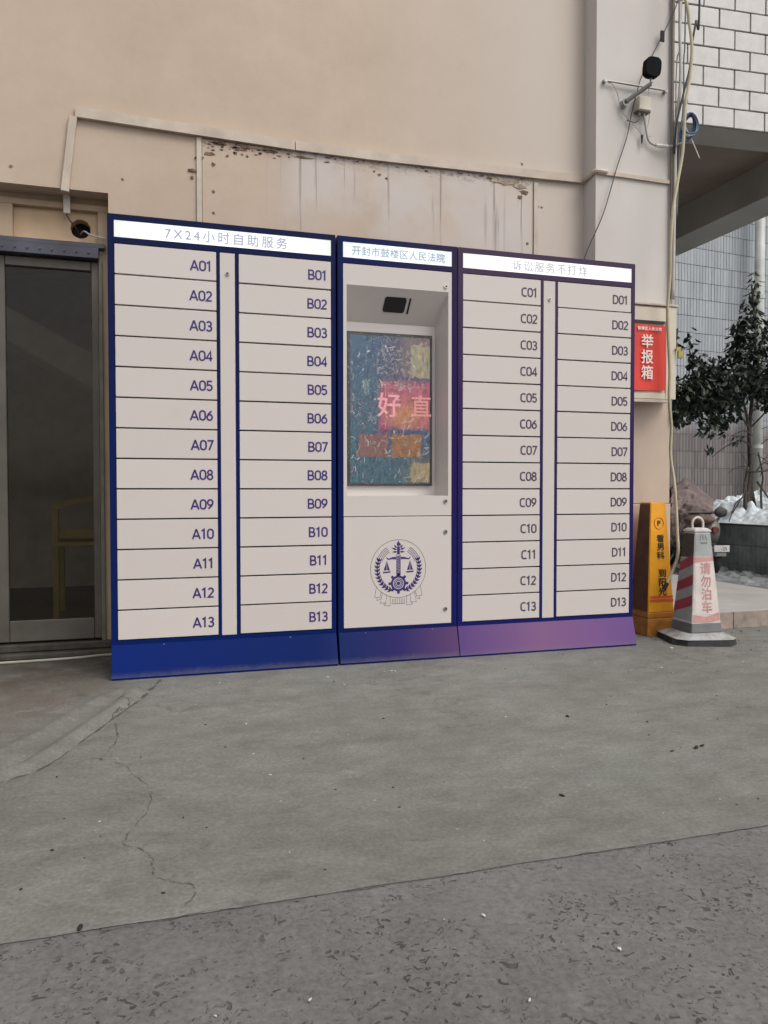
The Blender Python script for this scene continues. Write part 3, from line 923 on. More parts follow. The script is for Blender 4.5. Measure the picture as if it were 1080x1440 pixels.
def cab(pts, r, mat, label, cat='cable', **k):
    return tag(mk('cable', T(pts, r, **k), mat, smooth=True), label, cat)
cab([(3.235, 0.31, 5.5), (3.238, 0.31, 3.646), (3.216, 0.31, 3.525), (3.193, 0.31, 3.404), (3.176, 0.31, 3.252), (3.148, 0.31, 3.147), (3.115, 0.31, 3.025), (3.087, 0.31, 2.904), (3.084, 0.32, 2.754)], 0.006, MAT['dark_cable'], 'thick black cable hanging beside the white tiles at the pilaster corner')
h = cab([(3.03, 0.27, 5.5), (3.035, 0.25, 3.779), (3.059, 0.2, 3.55), (3.083, 0.2, 3.433), (3.102, 0.2, 3.295), (3.092, 0.2, 3.132), (3.065, 0.2, 2.987), (3.056, 0.2, 2.832), (3.046, 0.2, 2.697), (3.009, 0.2, 2.504), (2.986, 0.2, 2.363), (2.974, 0.2, 2.189), (2.971, 0.2, 2.011), (2.959, 0.2, 1.836), (2.966, 0.2, 1.658), (2.977, 0.2, 1.483), (2.974, 0.2, 1.324), (2.99, 0.2, 1.173), (2.987, 0.2, 1.012), (3.001, 0.18, 0.836), (2.998, 0.15, 0.582), (2.969, 0.11, 0.442), (2.886, 0.09, 0.299)], 0.0088, MAT['cream_hose'], 'long cream hose hanging from the wall corner down across the yellow pillar sign', 'hose')
h.name = 'hose'
b = T([(2.888, 0.09, 0.303), (2.868, 0.087, 0.272)], 0.012, sm=0)
h2 = mk('end_plug', b, MAT['soft_black'], h)
pipe_pts = [(3.126, 0.34, 5.5), (3.128, 0.34, 3.638), (3.133, 0.335, 3.252), (3.121, 0.335, 3.055), (3.103, 0.335, 2.907), (3.102, 0.335, 2.561), (3.099, 0.335, 2.418), (3.099, 0.34, 1.927)]
p = cab(pipe_pts, 0.009, MAT['pale_pipe'], 'pale plastic conduit running straight down the pilaster edge', 'conduit'); p.name = 'conduit'
p = cab([(3.093, 0.352, 5.5), (3.091, 0.352, 3.641), (3.091, 0.352, 3.237), (3.091, 0.352, 2.831), (3.093, 0.352, 2.423), (3.096, 0.352, 1.931)], 0.010, simple('brown_grey_conduit', (0.22, 0.19, 0.16), 0.6), 'brown grey conduit fixed innermost down the pilaster edge', 'conduit'); p.name = 'conduit'
cab([(3.16, 0.33, 5.5), (3.158, 0.33, 3.6), (3.15, 0.33, 3.3), (3.135, 0.31, 3.05), (3.128, 0.32, 2.9), (3.122, 0.33, 2.7), (3.112, 0.33, 2.4)], 0.0045, simple('slate_cable', (0.16, 0.19, 0.20), 0.5), 'thin slate grey cable beside the pale conduit at the corner')
cab([(3.148, 0.35, 5.5), (3.146, 0.35, 3.6), (3.118, 0.35, 3.3), (3.112, 0.35, 3.0), (3.108, 0.36, 2.5), (3.108, 0.36, 1.2)], 0.004, MAT['grey_cable'], 'thin light grey cable squeezed against the pilaster corner')
cab([(3.129, 0.30, 3.806), (3.102, 0.33, 3.62), (3.029, 0.345, 3.454), (2.938, 0.35, 3.283), (2.882, 0.35, 3.178), (2.855, 0.35, 3.098), (2.819, 0.35, 2.969), (2.785, 0.35, 2.817), (2.719, 0.345, 2.638), (2.634, 0.345, 2.374), (2.54, 0.36, 2.159), (2.482, 0.38, 1.965)], 0.0028, MAT['dark_cable'], 'thin black wire slanting down the pilaster to the violet cabinet top', 'wire')
rod = tag(mk('rod', T([(2.639, 0.35, 3.118), (3.053, 0.35, 3.121)], 0.0055, sm=0), MAT['steel']), 'thin steel rod fixed across the pilaster behind the black device', 'rod')
for x in (2.645, 3.045):
    b = bmesh.new(); cyl(b, (x, 0.357, 3.119), 0.011, 0.026, seg=10); mk('rod_fixing', b, MAT['steel'], rod)
tag(mk('tag', B((-0.012, 0.012, 0, 0.008, -0.03, 0.03)), MAT['soft_black']), 'small black clip on the wire above the black rounded device', 'clip').location = (3.012, 0.338, 3.42)
# black rounded device on an arm
dev = thing('sensor', 'black rounded square sensor on a short grey arm on the pilaster', 'sensor', (2.80, 0.37, 3.0))
bm = bmesh.new()
pts = []
for i in range(32):
    a = 2*math.pi*i/32; c, s = math.cos(a), math.sin(a)
    e = 0.5
    pts.append((0.06+0.048*math.copysign(abs(c)**e, c)+0.006*s, 0.158+0.053*math.copysign(abs(s)**e, s)))
prism(bm, pts, -0.165, -0.125)
bmesh.ops.bevel(bm, geom=[e for e in bm.edges], offset=0.003, segments=1, affect='EDGES')
mk('housing', bm, simple('sensor_black', (0.006, 0.006, 0.007), 0.75, spec=0.1), dev)
mk('neck', T([(0.058, -0.14, 0.11), (0.056, -0.145, 0.075)], 0.008, sm=0), MAT['steel'], dev)
mk('arm', T([(0.056, -0.145, 0.072), (-0.03, -0.04, 0.012)], 0.013, sm=0, seg=6), MAT['steel'], dev)
b = bmesh.new(); cyl(b, (-0.03, -0.02, 0.008), 0.022, 0.036, seg=14); mk('bracket', b, MAT['steel'], dev)
jb = thing('junction_box', 'small cream junction box under the arm of the black sensor', 'junction box', (2.885, 0.3695, 2.975))
mk('box_body', B((-0.04, 0.04, -0.05, 0, 0, 0.078), bev=0.004), simple('cream_box', (0.66, 0.60, 0.50), 0.5), jb)
mk('box_base', B((-0.043, 0.043, -0.044, -0.001, -0.006, -0.0005)), simple('grey_base', (.16, .13, .11), .6), jb)
for x in (-0.02, 0.012):
    mk('gland', T([(x, -0.025, -0.006), (x, -0.025, -0.022)], 0.006, sm=0), MAT['grey_cable'], jb)
cab([(2.897, 0.345, 2.955), (2.899, 0.34, 2.926), (2.911, 0.345, 2.879), (2.937, 0.35, 2.815), (3.006, 0.345, 2.795), (3.076, 0.33, 2.801), (3.122, 0.31, 2.814)], 0.006, MAT['grey_cable'], 'grey cable looping from the junction box to the corner cables')
tag(mk('sleeve', T([(2.975, 0.344, 2.797), (3.05, 0.337, 2.797)], 0.011, sm=0), MAT['white_plastic']), 'white tape sleeve round the looping cable near the corner', 'sleeve')
cab([(2.665, 0.355, 3.112), (2.69, 0.35, 3.105), (2.722, 0.35, 3.059), (2.75, 0.35, 2.967), (2.818, 0.35, 2.91), (2.887, 0.35, 2.842), (2.89, 0.35, 2.775)], 0.0025, MAT['grey_cable'], 'thin grey wire sagging from the left end of the rod', 'wire')
cab([(2.865, 0.345, 2.955), (2.862, 0.34, 2.93), (2.843, 0.35, 2.913), (2.813, 0.35, 2.914), (2.787, 0.35, 2.918)], 0.0035, simple('brownish_wire', (.18, .13, .11), .6), 'short brown wire poking left below the junction box', 'wire')
cab([(2.93, 0.355, 3.118), (2.932, 0.34, 3.031), (2.925, 0.345, 2.913), (2.893, 0.35, 2.842), (2.888, 0.35, 2.80), (2.91, .35, 2.83), (2.95, .35, 2.85)], 0.0022, MAT['grey_cable'], 'thin grey wire dropping from the rod right of the junction box', 'wire')
b = bmesh.new(); tube(b, [(2.888, 0.35, 2.845), (2.886, 0.35, 2.80)], 0.008, sm=0, r2=0.003); tag(mk('wire_end', b, MAT['dark_cable']), 'small dark wire connector hanging below the junction box', 'connector')
coil = thing('cable_coil', 'small coil of blue and black cable hooked at the pilaster corner', 'cable coil', (3.132, 0.27, 2.877))
for i, (m, r_) in enumerate([(MAT['blue_cable'], 0.0055), (MAT['blue_cable'], 0.0045), (MAT['dark_cable'], 0.004), (MAT['pale_pipe'], 0.004), (MAT['blue_cable'], 0.004)]):
    pts = []
    for j in range(15):
        a = 2*math.pi*j/14
        u = (0.036+0.004*i)*math.cos(a); v = (0.082-0.006*i)*math.sin(a)
        th = R(-24+3*i)
        pts.append((u*math.cos(th)-v*math.sin(th), -0.008*i+0.006*math.sin(a*2), u*math.sin(th)+v*math.cos(th)+0.005*i))
    mk('loop', T(pts, r_, sm=3), m, coil, smooth=True)
cab([(3.10, 0.26, 2.90), (3.161, 0.26, 2.805), (3.209, 0.26, 2.719)], 0.003, MAT['white_plastic'], 'stiff white wire end sticking down from the blue coil', 'wire')

# ------------------------------------------------------------------ report box
rb = thing('report_box', 'cream metal letter box with red poster fixed to the pilaster', 'letter box', (2.70, 0.37, 1.335))
def rp(name, bm, mat): return mk(name, bm, mat, rb)
X1 = 0.37
rp('box_body', B((0.0, X1, -0.095, -0.001, 0.0, 0.525), bev=0.003), MAT['clad'])
rp('lid', B((-0.005, X1+0.01, -0.108, -0.001, 0.527, 0.539), bev=0.002), MAT['trim'])
rp('front_frame', B((0.0, 0.300, -0.101, -0.0955, 0.44, 0.515), (0.302, X1, -0.101, -0.0955, 0.0, 0.525), (0.0, 0.300, -0.101, -0.0955, 0.0, 0.032), bev=0.0015), simple('cream_metal', (0.66, 0.58, 0.47), 0.4, var=0.06))
rp('slot', B((0.02, 0.29, -0.103, -0.1015, 0.424, 0.438)), MAT['black'])
rp('base_rail', B((-0.005, 0.31, -0.112, -0.0955, -0.022, -0.004), bev=0.002), MAT['trim'])
bm = bmesh.new()
# slightly curled poster
nx = 12
vv = []
for i in range(nx+1):
    t = i/nx; x = 0.02+0.268*t
    y = -0.104-0.006*math.sin(t*7)*t - 0.004*t
    vv.append((bm.verts.new((x, y, 0.042+0.006*t)), bm.verts.new((x+0.004*t, y, 0.418-0.004*t))))
for i in range(nx): bm.faces.new((vv[i][0], vv[i+1][0], vv[i+1][1], vv[i][1]))
po = rp('poster', bm, MAT['red_poster'])
sm_ = po.modifiers.new('s', 'SOLIDIFY'); sm_.thickness = 0.0012
for i, ch in enumerate('举报箱'):
    lettering('lettering', ch, 0.128, 0.208, 0.322-i*0.088, 0.075, -0.1135, MAT['ink_white'], po, bold=0.0014, align='center', size=0.082)
lettering('lettering', '鼓楼区人民法院', 0.105, 0.262, 0.392, 0.02, -0.1135, MAT['ink_white'], po, bold=0.0008, align='fit', size=0.021)
pl = thing('padlock', 'small brass padlock hanging on the side of the letter box', 'padlock', (3.088, 0.258, 1.60))
mk('lock_body', B((-0.016, 0.018, -0.006, 0.008, -0.03, 0.008), bev=0.003), MAT['brass'], pl)
mk('shackle', T([(-0.01, 0, 0.006), (-0.01, 0, 0.022), (0.001, 0, 0.032), (0.012, 0, 0.022), (0.012, 0, 0.006)], 0.003), MAT['steel'], pl)
mk('hasp', B((-0.026, 0.002, -0.004, 0.004, 0.012, 0.034)), MAT['brass'], pl)

# ------------------------------------------------------------------ lockers
ZT, ZH1, ZH2, ZD0, ZD13, ZK = 1.995, 1.970, 1.8985, 1.872, 0.165, 0.146
PITCH = (ZD0-ZD13)/13
DEP = 0.45
def cabinet_shell(root, W, fm, km, inner_x0, inner_x1, extra=()):
    """frame, plinth, sides. local coords: x 0..W, y 0 = front face"""
    g = 0.0015
    bxs = [(g, inner_x0, 0.0, DEP, ZK, ZT), (inner_x1, W-g, 0.0, DEP, ZK, ZT),
           (inner_x0, inner_x1, 0.0, DEP, ZH1, ZT), (inner_x0, inner_x1, 0.0, 0.03, ZD0+0.0008, ZH2-0.0008),
           (inner_x0, inner_x1, 0.0, DEP, ZK, ZD13-0.001), (inner_x0, inner_x1, DEP-0.02, DEP, ZD13, ZH1)]
    for a, b_ in extra: bxs.append((a, b_, 0.001, 0.03, ZD13-0.0009, ZD0+0.0007))
    mk('frame', B(*bxs), fm, root)
    # sloping kick plate
    bm = bmesh.new()
    x0, x1 = 0.0, W
    a = [(x0+0.002, -0.004, ZK), (x1-0.002, -0.004, ZK), (x1+0.0-0.001, -0.041, 0.008), (x0+0.001, -0.041, 0.008)]
    b2 = [(x0+0.002, 0.30, ZK), (x1-0.002, 0.30, ZK), (x1-0.001, 0.30, 0.008), (x0+0.001, 0.30, 0.008)]
    va = [bm.verts.new(p) for p in a]; vb_ = [bm.verts.new(p) for p in b2]
    bm.faces.new(va); bm.faces.new(vb_[::-1])
    for i in range(4): bm.faces.new((va[i], va[(i+1) % 4], vb_[(i+1) % 4], vb_[i]))
    bmesh.ops.bevel(bm, geom=list(bm.edges), offset=0.0012, segments=1, affect='EDGES')
    kp = mk('kick_plate', bm, km, root)
    mk('kick_edge', B((x0+0.004, x1-0.004, -0.0385, 0.28, 0.0, 0.0078)), fm, kp)
    for fx in (0.22, 0.78):
        b = bmesh.new(); cyl(b, (W*fx, -0.0065, ZK-0.006), 0.003, 0.004, seg=8); mk('screw', b, MAT['steel'], kp)
    return kp

def light_box(root, x0, x1, mat, s, tx0, tx1, ink, h=0.044):
    o = mk('light_panel', B((0, x1-x0, 0.002, 0.03, ZH2, ZH1-0.001)), mat, root)
    o.location = (x0, 0, 0)
    lettering('lettering', s, tx0-x0, tx1-x0, (ZH1+ZH2)/2, h, 0.0008, ink, o, bold=0.0005, align='fit', size=h/0.80)
    mk('backing', B((0, x1-x0, 0.04, 0.06, ZD0, ZH1)), MAT['soft_black'], o)
    return o

def locker(x, label, fm, km, cols, ink, title, tr0, tr1, lm, tink, lockmat, strip_x):
    root = thing('locker_cabinet', label, 'locker cabinet', (x, 0, 0), 0, 'white and blue locker cabinets')
    W = 1.0
    ix0, ix1 = cols[0][1], cols[1][2]
    ix0 = 0.027; ix1 = 0.9775
    sx0, sx1 = strip_x
    cabinet_shell(root, W, fm, km, ix0, ix1, extra=((cols[0][2]+0.0005, sx0-0.0006), (sx1+0.0006, cols[1][1]-0.0005)))
    mk('inner_shadow', B((ix0, ix1, 0.031, 0.04, ZD13, ZD0)), MAT['soft_black'], root)
    for L, a, b_ in cols:
        bmd_ = B((a+0.0008, b_-0.0008, 0.0, 0.028, 0.0032, PITCH-0.0032), bev=0.0011)
        dm = None
        for i in range(13):
            z = ZD0-(i+1)*PITCH
            if dm is None:
                o = mk('locker_door', bmd_, MAT['white_door'], root); dm = o.data
            else:
                o = bpy.data.objects.new('locker_door', dm); COL.objects.link(o); o.parent = root
            o.location = (0, -0.0012+random.uniform(-0.0007, 0.0007), z)
            o.rotation_euler = (random.uniform(-0.006, 0.006), 0, random.uniform(-0.0012, 0.0012))
            mk('lettering', number_bm('%s%02d' % (L, i+1), 0.045, b_-0.018, PITCH*0.50-0.003, -0.0004, 0.165, 1.04), ink, o)
    st = mk('centre_strip', B((sx0, sx1, -0.0015, 0.028, ZD13, ZD0-0.0035), bev=0.001), MAT['white_door'], root)
    b = bmesh.new(); cyl(b, ((sx0+sx1)/2, -0.004, 1.776), 0.0085, 0.008, seg=14)
    lk = mk('lock', b, lockmat, st)
    b = bmesh.new(); cyl(b, ((sx0+sx1)/2-0.001, -0.009, 1.777), 0.0035, 0.004, seg=8); mk('keyhole', b, MAT['soft_black'], lk)
    light_box(root, ix0+0.002, ix1, lm, title, tr0, tr1, tink)
    return root

lbA = mat_lightbox('light_panel_left', (0.86, 0.95, 0.86), 0.95)
lbB = mat_lightbox('light_panel_middle', (0.83, 0.93, 0.97), 0.54)
lbC = mat_lightbox('light_panel_right', (1.0, 0.965, 0.95), 0.95)
tinkA = emit('grey_violet_letters', (0.30, 0.30, 0.42), 0.55)
tinkB = emit('grey_blue_letters', (0.29, 0.35, 0.44), 0.5)
tinkC = emit('grey_letters', (0.36, 0.36, 0.40), 0.62)
locker(0.0, 'deep blue locker cabinet with doors A01 to B13, left beside the dark doorway', FR[0], KK[0],
       [('A', 0.029, 0.457), ('B', 0.5545, 0.977)], MAT['ink_indigo'], '7X24小时自助服务', 0.239, 0.775, lbA, tinkA, MAT['steel'], (0.472, 0.5375))
locker(1.609, 'violet framed locker cabinet with doors C01 to D13, right beside the yellow pillar sign', FR[2], KK[2],
       [('C', 0.0265, 0.449), ('D', 0.5455, 0.9755)], MAT['ink_plum'], '诉讼服务不打烊', 0.293, 0.714, lbC, tinkC, MAT['white_plastic'], (0.465, 0.530))

# ------------------------------------------------------------------ middle kiosk
XK = 1.0075
ki = thing('service_kiosk', 'narrow middle self service kiosk with recessed touch screen and court emblem', 'kiosk', (XK, 0, 0))
W = 0.600
cabinet_shell(ki, W, FR[1], KK[1], 0.027, 0.5705)
light_box(ki, 0.029, 0.5705, lbB, '开封市鼓楼区人民法院', 0.072, 0.534, tinkB, h=0.0365)
# front panel with recess (x 0.046..0.552, z 0.789..1.773)
rx0, rx1, rz0, rz1 = 0.044, 0.5525, 0.789, 1.773
ax0, ax1, az0, az1 = 0.028, 0.5695, 0.693, ZD0-0.003
bxx = [(ax0, rx0, 0, 0.012, az0, az1), (rx1, ax1, 0, 0.012, az0, az1), (rx0, rx1, 0, 0.012, rz1, az1), (rx0, rx1, 0, 0.012, az0, rz0)]
fp = mk('front_panel', B(*bxx), MAT['white_door'], ki)
bm = bmesh.new()
F = [(rx0, 0.0005, rz0), (rx1, 0.0005, rz0), (rx1, 0.0005, rz1), (rx0, 0.0005, rz1)]
K = [(rx0+0.018, 0.13, rz0), (rx1-0.020, 0.13, rz0), (rx1-0.020, 0.13, 1.630), (rx0+0.018, 0.13, 1.630)]
vf = [bm.verts.new(p) for p in F]; vk = [bm.verts.new(p) for p in K]
for i in range(4): bm.faces.new((vf[i], vf[(i+1) % 4], vk[(i+1) % 4], vk[i]))
bm.faces.new(vk)
rc = mk('recess', bm, simple('recess_white', (0.66, 0.61, 0.585), 0.35, var=0.02), ki)
rc.modifiers.new('s', 'SOLIDIFY').thickness = -0.002
# camera window and slit on the sloping top
def on_slope(t):   # t 0 at front edge, 1 at back
    return (0.0005+0.1295*t, rz1+(1.630-rz1)*t)
bm = bmesh.new()
nrm = Vector((0, -0.143, -0.1295)).normalized()
def slope_plate(x0, x1, t0, t1, th, rad):
    y0, z0 = on_slope(t0); y1, z1 = on_slope(t1)
    pts = []
    for (cxx, ctt, a0) in ((x1-rad, t1, 0), (x0+rad, t1, 90), (x0+rad, t0, 180), (x1-rad, t0, 270)):
        for q in range(5):
            a = R(a0+q*22.5)
            sgn = -1 if ctt == t1 else 1
            rt_ = rad/0.193
            tt = ctt+sgn*rt_ + math.sin(a)*rt_
            pts.append((cxx+math.cos(a)*rad, tt))
    bot = []; topv = []
    for x, t in pts:
        y, z = on_slope(t)
        bot.append(bm.verts.new(Vector((x, y, z))-nrm*0.001)); topv.append(bm.verts.new(Vector((x, y, z))+nrm*th))
    bm.faces.new(topv)
    for i in range(len(bot)): bm.faces.new((bot[i], bot[(i+1) % len(bot)], topv[(i+1) % len(bot)], topv[i]))
slope_plate(0.243, 0.352, 0.24, 0.66, 0.003, 0.012)
mk('camera_window', bm, MAT['black'], rc)
bm = bmesh.new(); slope_plate(0.366, 0.374, 0.24, 0.68, 0.003, 0.003)
mk('slit', bm, MAT['black'], rc)
# display
sx0, sx1, sz0, sz1 = 0.064, 0.5118, 0.838, 1.582
disp = mk('display', B((sx0, sx1, 0.112, 0.1295, sz0, sz1), bev=0.002), MAT['black'], ki)
NXS, NZS = 110, 190
u0, u1, w0, w1 = 0.088, 0.4975, 0.850, 1.566
def lerp(a, b, t): return tuple(a[i]+(b[i]-a[i])*t for i in range(3))
def smst(a, b, x):
    t = max(0, min(1, (x-a)/(b-a))); return t*t*(3-2*t)
def screen_col(u, v):
    """u 0..1 left to right, v 0..1 top to bottom; printed interface under creased film"""
    base = lerp((0.045, 0.13, 0.24), (0.035, 0.14, 0.19), v)
    base = lerp(base, (0.10, 0.09, 0.20), smst(0.2, 0.6, u)*smst(0.95, 0.5, v)*0.9)
    base = lerp(base, (0.17, 0.17, 0.14), smst(0.55, 0.9, u)*smst(0.75, 0.9, v))
    if v < 0.27: base = lerp(base, (0.25, 0.18, 0.17), smst(0.55, 0.75, u))
    n = noise.noise(Vector((u*5, v*9, 0)))
    # rose block
    if v > 0.27:
        e = smst(0.27, 0.34, v)*smst(0.645, 0.60, v)*smst(0.33, 0.42, u)
        base = lerp(base, (0.62, 0.13, 0.20), e)
        o = math.exp(-(((u-0.68)/0.22)**2+((v-0.54)/0.085)**2))
        base = lerp(base, (0.78, 0.30, 0.10), o*e)
        pk = math.exp(-(((u-0.42)/0.06)**2+((v-0.62)/0.04)**2))
        base = lerp(base, (0.6, 0.03, 0.16), pk*0.8)
    # cream blocks
    if u > 0.765 and 0.055 < v < 0.275: base = (0.50, 0.43, 0.24)
    if u > 0.765 and 0.86 < v < 0.99: base = (0.52, 0.38, 0.20)
    # orange tiles
    if 0.665 < v < 0.82 and 0.10 < u < 0.475: base = lerp((0.30, 0.13, 0.10), (0.30, 0.10, 0.08), u*2)
    if 0.665 < v < 0.82 and 0.52 < u < 0.89: base = (0.42, 0.16, 0.035)
    # small figures
    if 0.50 < v < 0.575 and 0.525 < u < 0.535: base = lerp(base, (.6, .6, .5), .5)
    for (a, b_, c, d) in ((0.24, 0.32, 0.545, 0.58), (0.23, 0.32, 0.715, 0.74), (0.68, 0.72, 0.71, 0.74), (0.16, 0.24, 0.30, 0.40)):
        if a < u < b_ and c < v < d and (int(u*80)+int(v*70)) % 2: base = lerp(base, (0.35, 0.5, 0.42), 0.7)
    # text like rows
    for vv_ in (0.11, 0.175, 0.235, 0.33):
        if abs(v-vv_) < 0.022 and 0.32 < u < 0.95:
            q = noise.noise(Vector((u*38, v*60, vv_*10)))
            if q > 0.12: base = lerp(base, (0.50, 0.42, 0.36), 0.55)
    if abs(v-0.65) < 0.012 and 0.4 < u < 0.85 and noise.noise(Vector((u*45, v*80, 2))) > 0.0: base = lerp(base, (0.06, 0.03, 0.16), 0.8)
    g = 1+0.45*noise.noise(Vector((u*26, v*20, 4)))+0.4*noise.noise(Vector((u*60, v*18, 8)))
    base = tuple(max(0, c*g)*0.8 for c in base)
    return base
V = []; Fc = []; cols = []
for j in range(NZS+1):
    for i in range(NXS+1):
        V.append((u0+(u1-u0)*i/NXS, 0.1112, w1-(w1-w0)*j/NZS))
for j in range(NZS):
    for i in range(NXS):
        a = j*(NXS+1)+i
        Fc.append((a, a+NXS+1, a+NXS+2, a+1))
        uu_, vv2 = (i+.5)/NXS, (j+.5)/NZS
        cols.append(screen_col(uu_+0.022*noise.noise(Vector((uu_*14, vv2*22, 31))), vv2+0.012*noise.noise(Vector((uu_*14, vv2*22, 77)))))
# creases of the protective film catch light: short bright strokes
random.seed(23)
for s in range(120):
    u = random.random(); v = random.random()
    L = random.uniform(0.015, 0.06); a = R(random.gauss(65 if u < 0.5 else 100, 28)); cc = random.choice([(0.5, 0.62, 0.68), (0.62, 0.55, 0.6), (0.6, 0.5, 0.35), (0.7, 0.7, 0.7), (0.6, 0.2, 0.3)])
    am = random.uniform(0.15, 0.6)
    for q in range(24):
        t = q/24; uu = u+math.cos(a)*L*t*1.8; v2 = v+math.sin(a)*L*t
        a += 0.02
        i = int(uu*NXS); j = int(v2*NZS)
        if 0 <= i < NXS and 0 <= j < NZS: cols[j*NXS+i] = lerp(cols[j*NXS+i], cc, am)
me = bpy.data.meshes.new('screen_image')
me.from_pydata(V, [], Fc)
at = me.color_attributes.new('Col', 'FLOAT_COLOR', 'CORNER')
for p_, c in zip(me.polygons, cols):
    for li in p_.loop_indices: at.data[li].color = (c[0], c[1], c[2], 1)
k = NT('screen_glow')
va = k.n('ShaderNodeVertexColor', layer_name='Col')
k.col((0.01, 0.01, 0.012)); k.l(va.outputs[0], k.b.inputs['Emission Color']); k.b.inputs['Emission Strength'].default_value = 0.42
k.rough(0.25)
me.materials.append(k.m)
so_ = bpy.data.objects.new('screen_image', me); COL.objects.link(so_); so_.parent = disp
lettering('lettering', '好', 0.225, 0.345, 1.233, 0.11, 0.1105, emit('screen_letters', (0.66, 0.27, 0.30), 0.46), disp, bold=0.002, align='center', size=0.125)
lettering('lettering', '直', 0.40, 0.505, 1.233, 0.11, 0.1105, emit('screen_letters_dim', (0.64, 0.25, 0.22), 0.42), disp, bold=0.001, align='center', size=0.115)
# transparent film with creases
k = NT('creased_film')
tr = k.n('ShaderNodeBsdfTransparent'); gl = k.n('ShaderNodeBsdfGlossy'); gl.inputs['Roughness'].default_value = 0.15
mx = k.n('ShaderNodeMixShader'); mx.inputs[0].default_value = 0.08
bn = k.n('ShaderNodeBump'); bn.inputs['Strength'].default_value = 1.0; bn.inputs['Distance'].default_value = 0.01
k.l(k.noise(k.mapp(k.geo(), (1, 1, 0.45)), 40, 5, 0.7, 1.5), bn.inputs['Height']); k.l(bn.outputs[0], gl.inputs['Normal'])
k.l(tr.outputs[0], mx.inputs[1]); k.l(gl.outputs[0], mx.inputs[2]); k.l(mx.outputs[0], k.t.nodes['Material Output'].inputs['Surface'])
bm = bmesh.new()
gx, gz = 30, 50
vv = [[bm.verts.new((sx0+0.003+(sx1-sx0-0.006)*i/gx, 0.107+0.0015*noise.noise(Vector((i*.4, j*.25, 0))), sz0+0.003+(sz1-sz0-0.006)*j/gz)) for i in range(gx+1)] for j in range(gz+1)]
for j in range(gz):
    for i in range(gx): bm.faces.new((vv[j][i], vv[j][i+1], vv[j+1][i+1], vv[j+1][i]))
mk('film', bm, k.m, disp, smooth=True)
# lower service door
ld = mk('service_door', B((ax0, ax1, -0.0008, 0.012, ZD13+0.0005, 0.689), bev=0.001), MAT['white_door'], ki)
mk('inner_shadow', B((0.028, 0.57, 0.0135, 0.03, ZD13, 0.78)), MAT['soft_black'], ki)
for z, par, mt in ((1.799, fp, MAT['white_plastic']), (0.762, fp, MAT['steel']), (0.613, ld, MAT['steel']), (0.236, ld, MAT['steel'])):
    b = bmesh.new(); cyl(b, (0.538, -0.003, z), 0.0095, 0.008, seg=16)
    lk = mk('lock', b, mt, par)
    b = bmesh.new(); cyl(b, (0.539, -0.0075, z), 0.004, 0.003, seg=8); mk('keyhole', b, MAT['soft_black'], lk)
# emblem (flat print on the door)
ECX, ECZ, ER = 1.305-XK, 0.444, 0.139
def E(p): return (ECX+p[0]*ER, ECZ-p[1]*ER)
Y0, Y1 = -0.0016, -0.0008
bi = bmesh.new(); bl = bmesh.new()
def ring(bm, cx, cz, r, wd, a0=0, a1=360, n=64):
    pts = [E((cx+r*math.cos(R(a0+(a1-a0)*i/n)), cz+r*math.sin(R(a0+(a1-a0)*i/n)))) for i in range(n+1)]
    stroke(bm, pts, wd*ER, Y0, Y1)
ring(bl, 0, 0.03, 1.0, 0.012)
for r_ in (0.64, 0.70, 0.76, 0.82):
    ring(bi, 0, 0, r_, 0.016, 200, 240, 14)
    ring(bi, 0, 0, r_, 0.016, 300, 340, 14)
ring(bi, 0, 0.54, 0.235, 0.075, n=40); ring(bi, 0, 0.54, 0.155, 0.028, n=32); ring(bi, 0, 0.54, 0.105, 0.03, n=28)
bmesh.ops.create_circle  # noqa
prism(bi, [E((0.065*math.cos(R(i*20)), 0.54+0.065*math.sin(R(i*20)))) for i in range(18)], Y0, Y1)
for i in range(8):
    a = R(i*45); c, s = math.cos(a), math.sin(a)
    q = [(0.26, -0.05), (0.36, -0.04), (0.36, 0.04), (0.26, 0.05)]
    prism(bi, [E((c*x-s*y, 0.54+s*x+c*y)) for x, y in q], Y0, Y1)
# column with twisted grooves
for i in range(13):
    z0 = -0.42+i*0.053
    prism(bi, [E(p) for p in ((-0.065, z0+0.03), (0.065, z0-0.012), (0.065, z0+0.026), (-0.065, z0+0.066))], Y0, Y1)
stroke(bi, [E((-0.068, -0.45)), E((-0.068, 0.27))], 0.016*ER, Y0, Y1); stroke(bi, [E((0.068, -0.45)), E((0.068, 0.27))], 0.016*ER, Y0, Y1)
# capital and top
for s in (-1, 1):
    for (x, z, l_, aa) in ((0.05, -0.62, 0.22, -20), (0.04, -0.55, 0.20, 0), (0.06, -0.68, 0.16, -48)):
        c, sn = math.cos(R(aa)), math.sin(R(aa))
        q = [(0, 0.0), (l_*0.4, 0.035), (l_, 0.0), (l_*0.4, -0.035)]
        prism(bi, [E((s*(x+c*a-sn*b_), z+sn*a+c*b_)) for a, b_ in q], Y0, Y1)
prism(bi, [E(p) for p in ((-0.05, -0.46), (-0.05, -0.70), (-0.03, -0.76), (0.05, -0.72), (0.05, -0.46))], Y0, Y1)
prism(bi, [E(p) for p in ((-0.05, -0.76), (0.09, -0.76), (0.07, -0.84), (0.02, -0.88), (0.02, -0.95), (-0.02, -0.90), (-0.06, -0.85))], Y0, Y1)
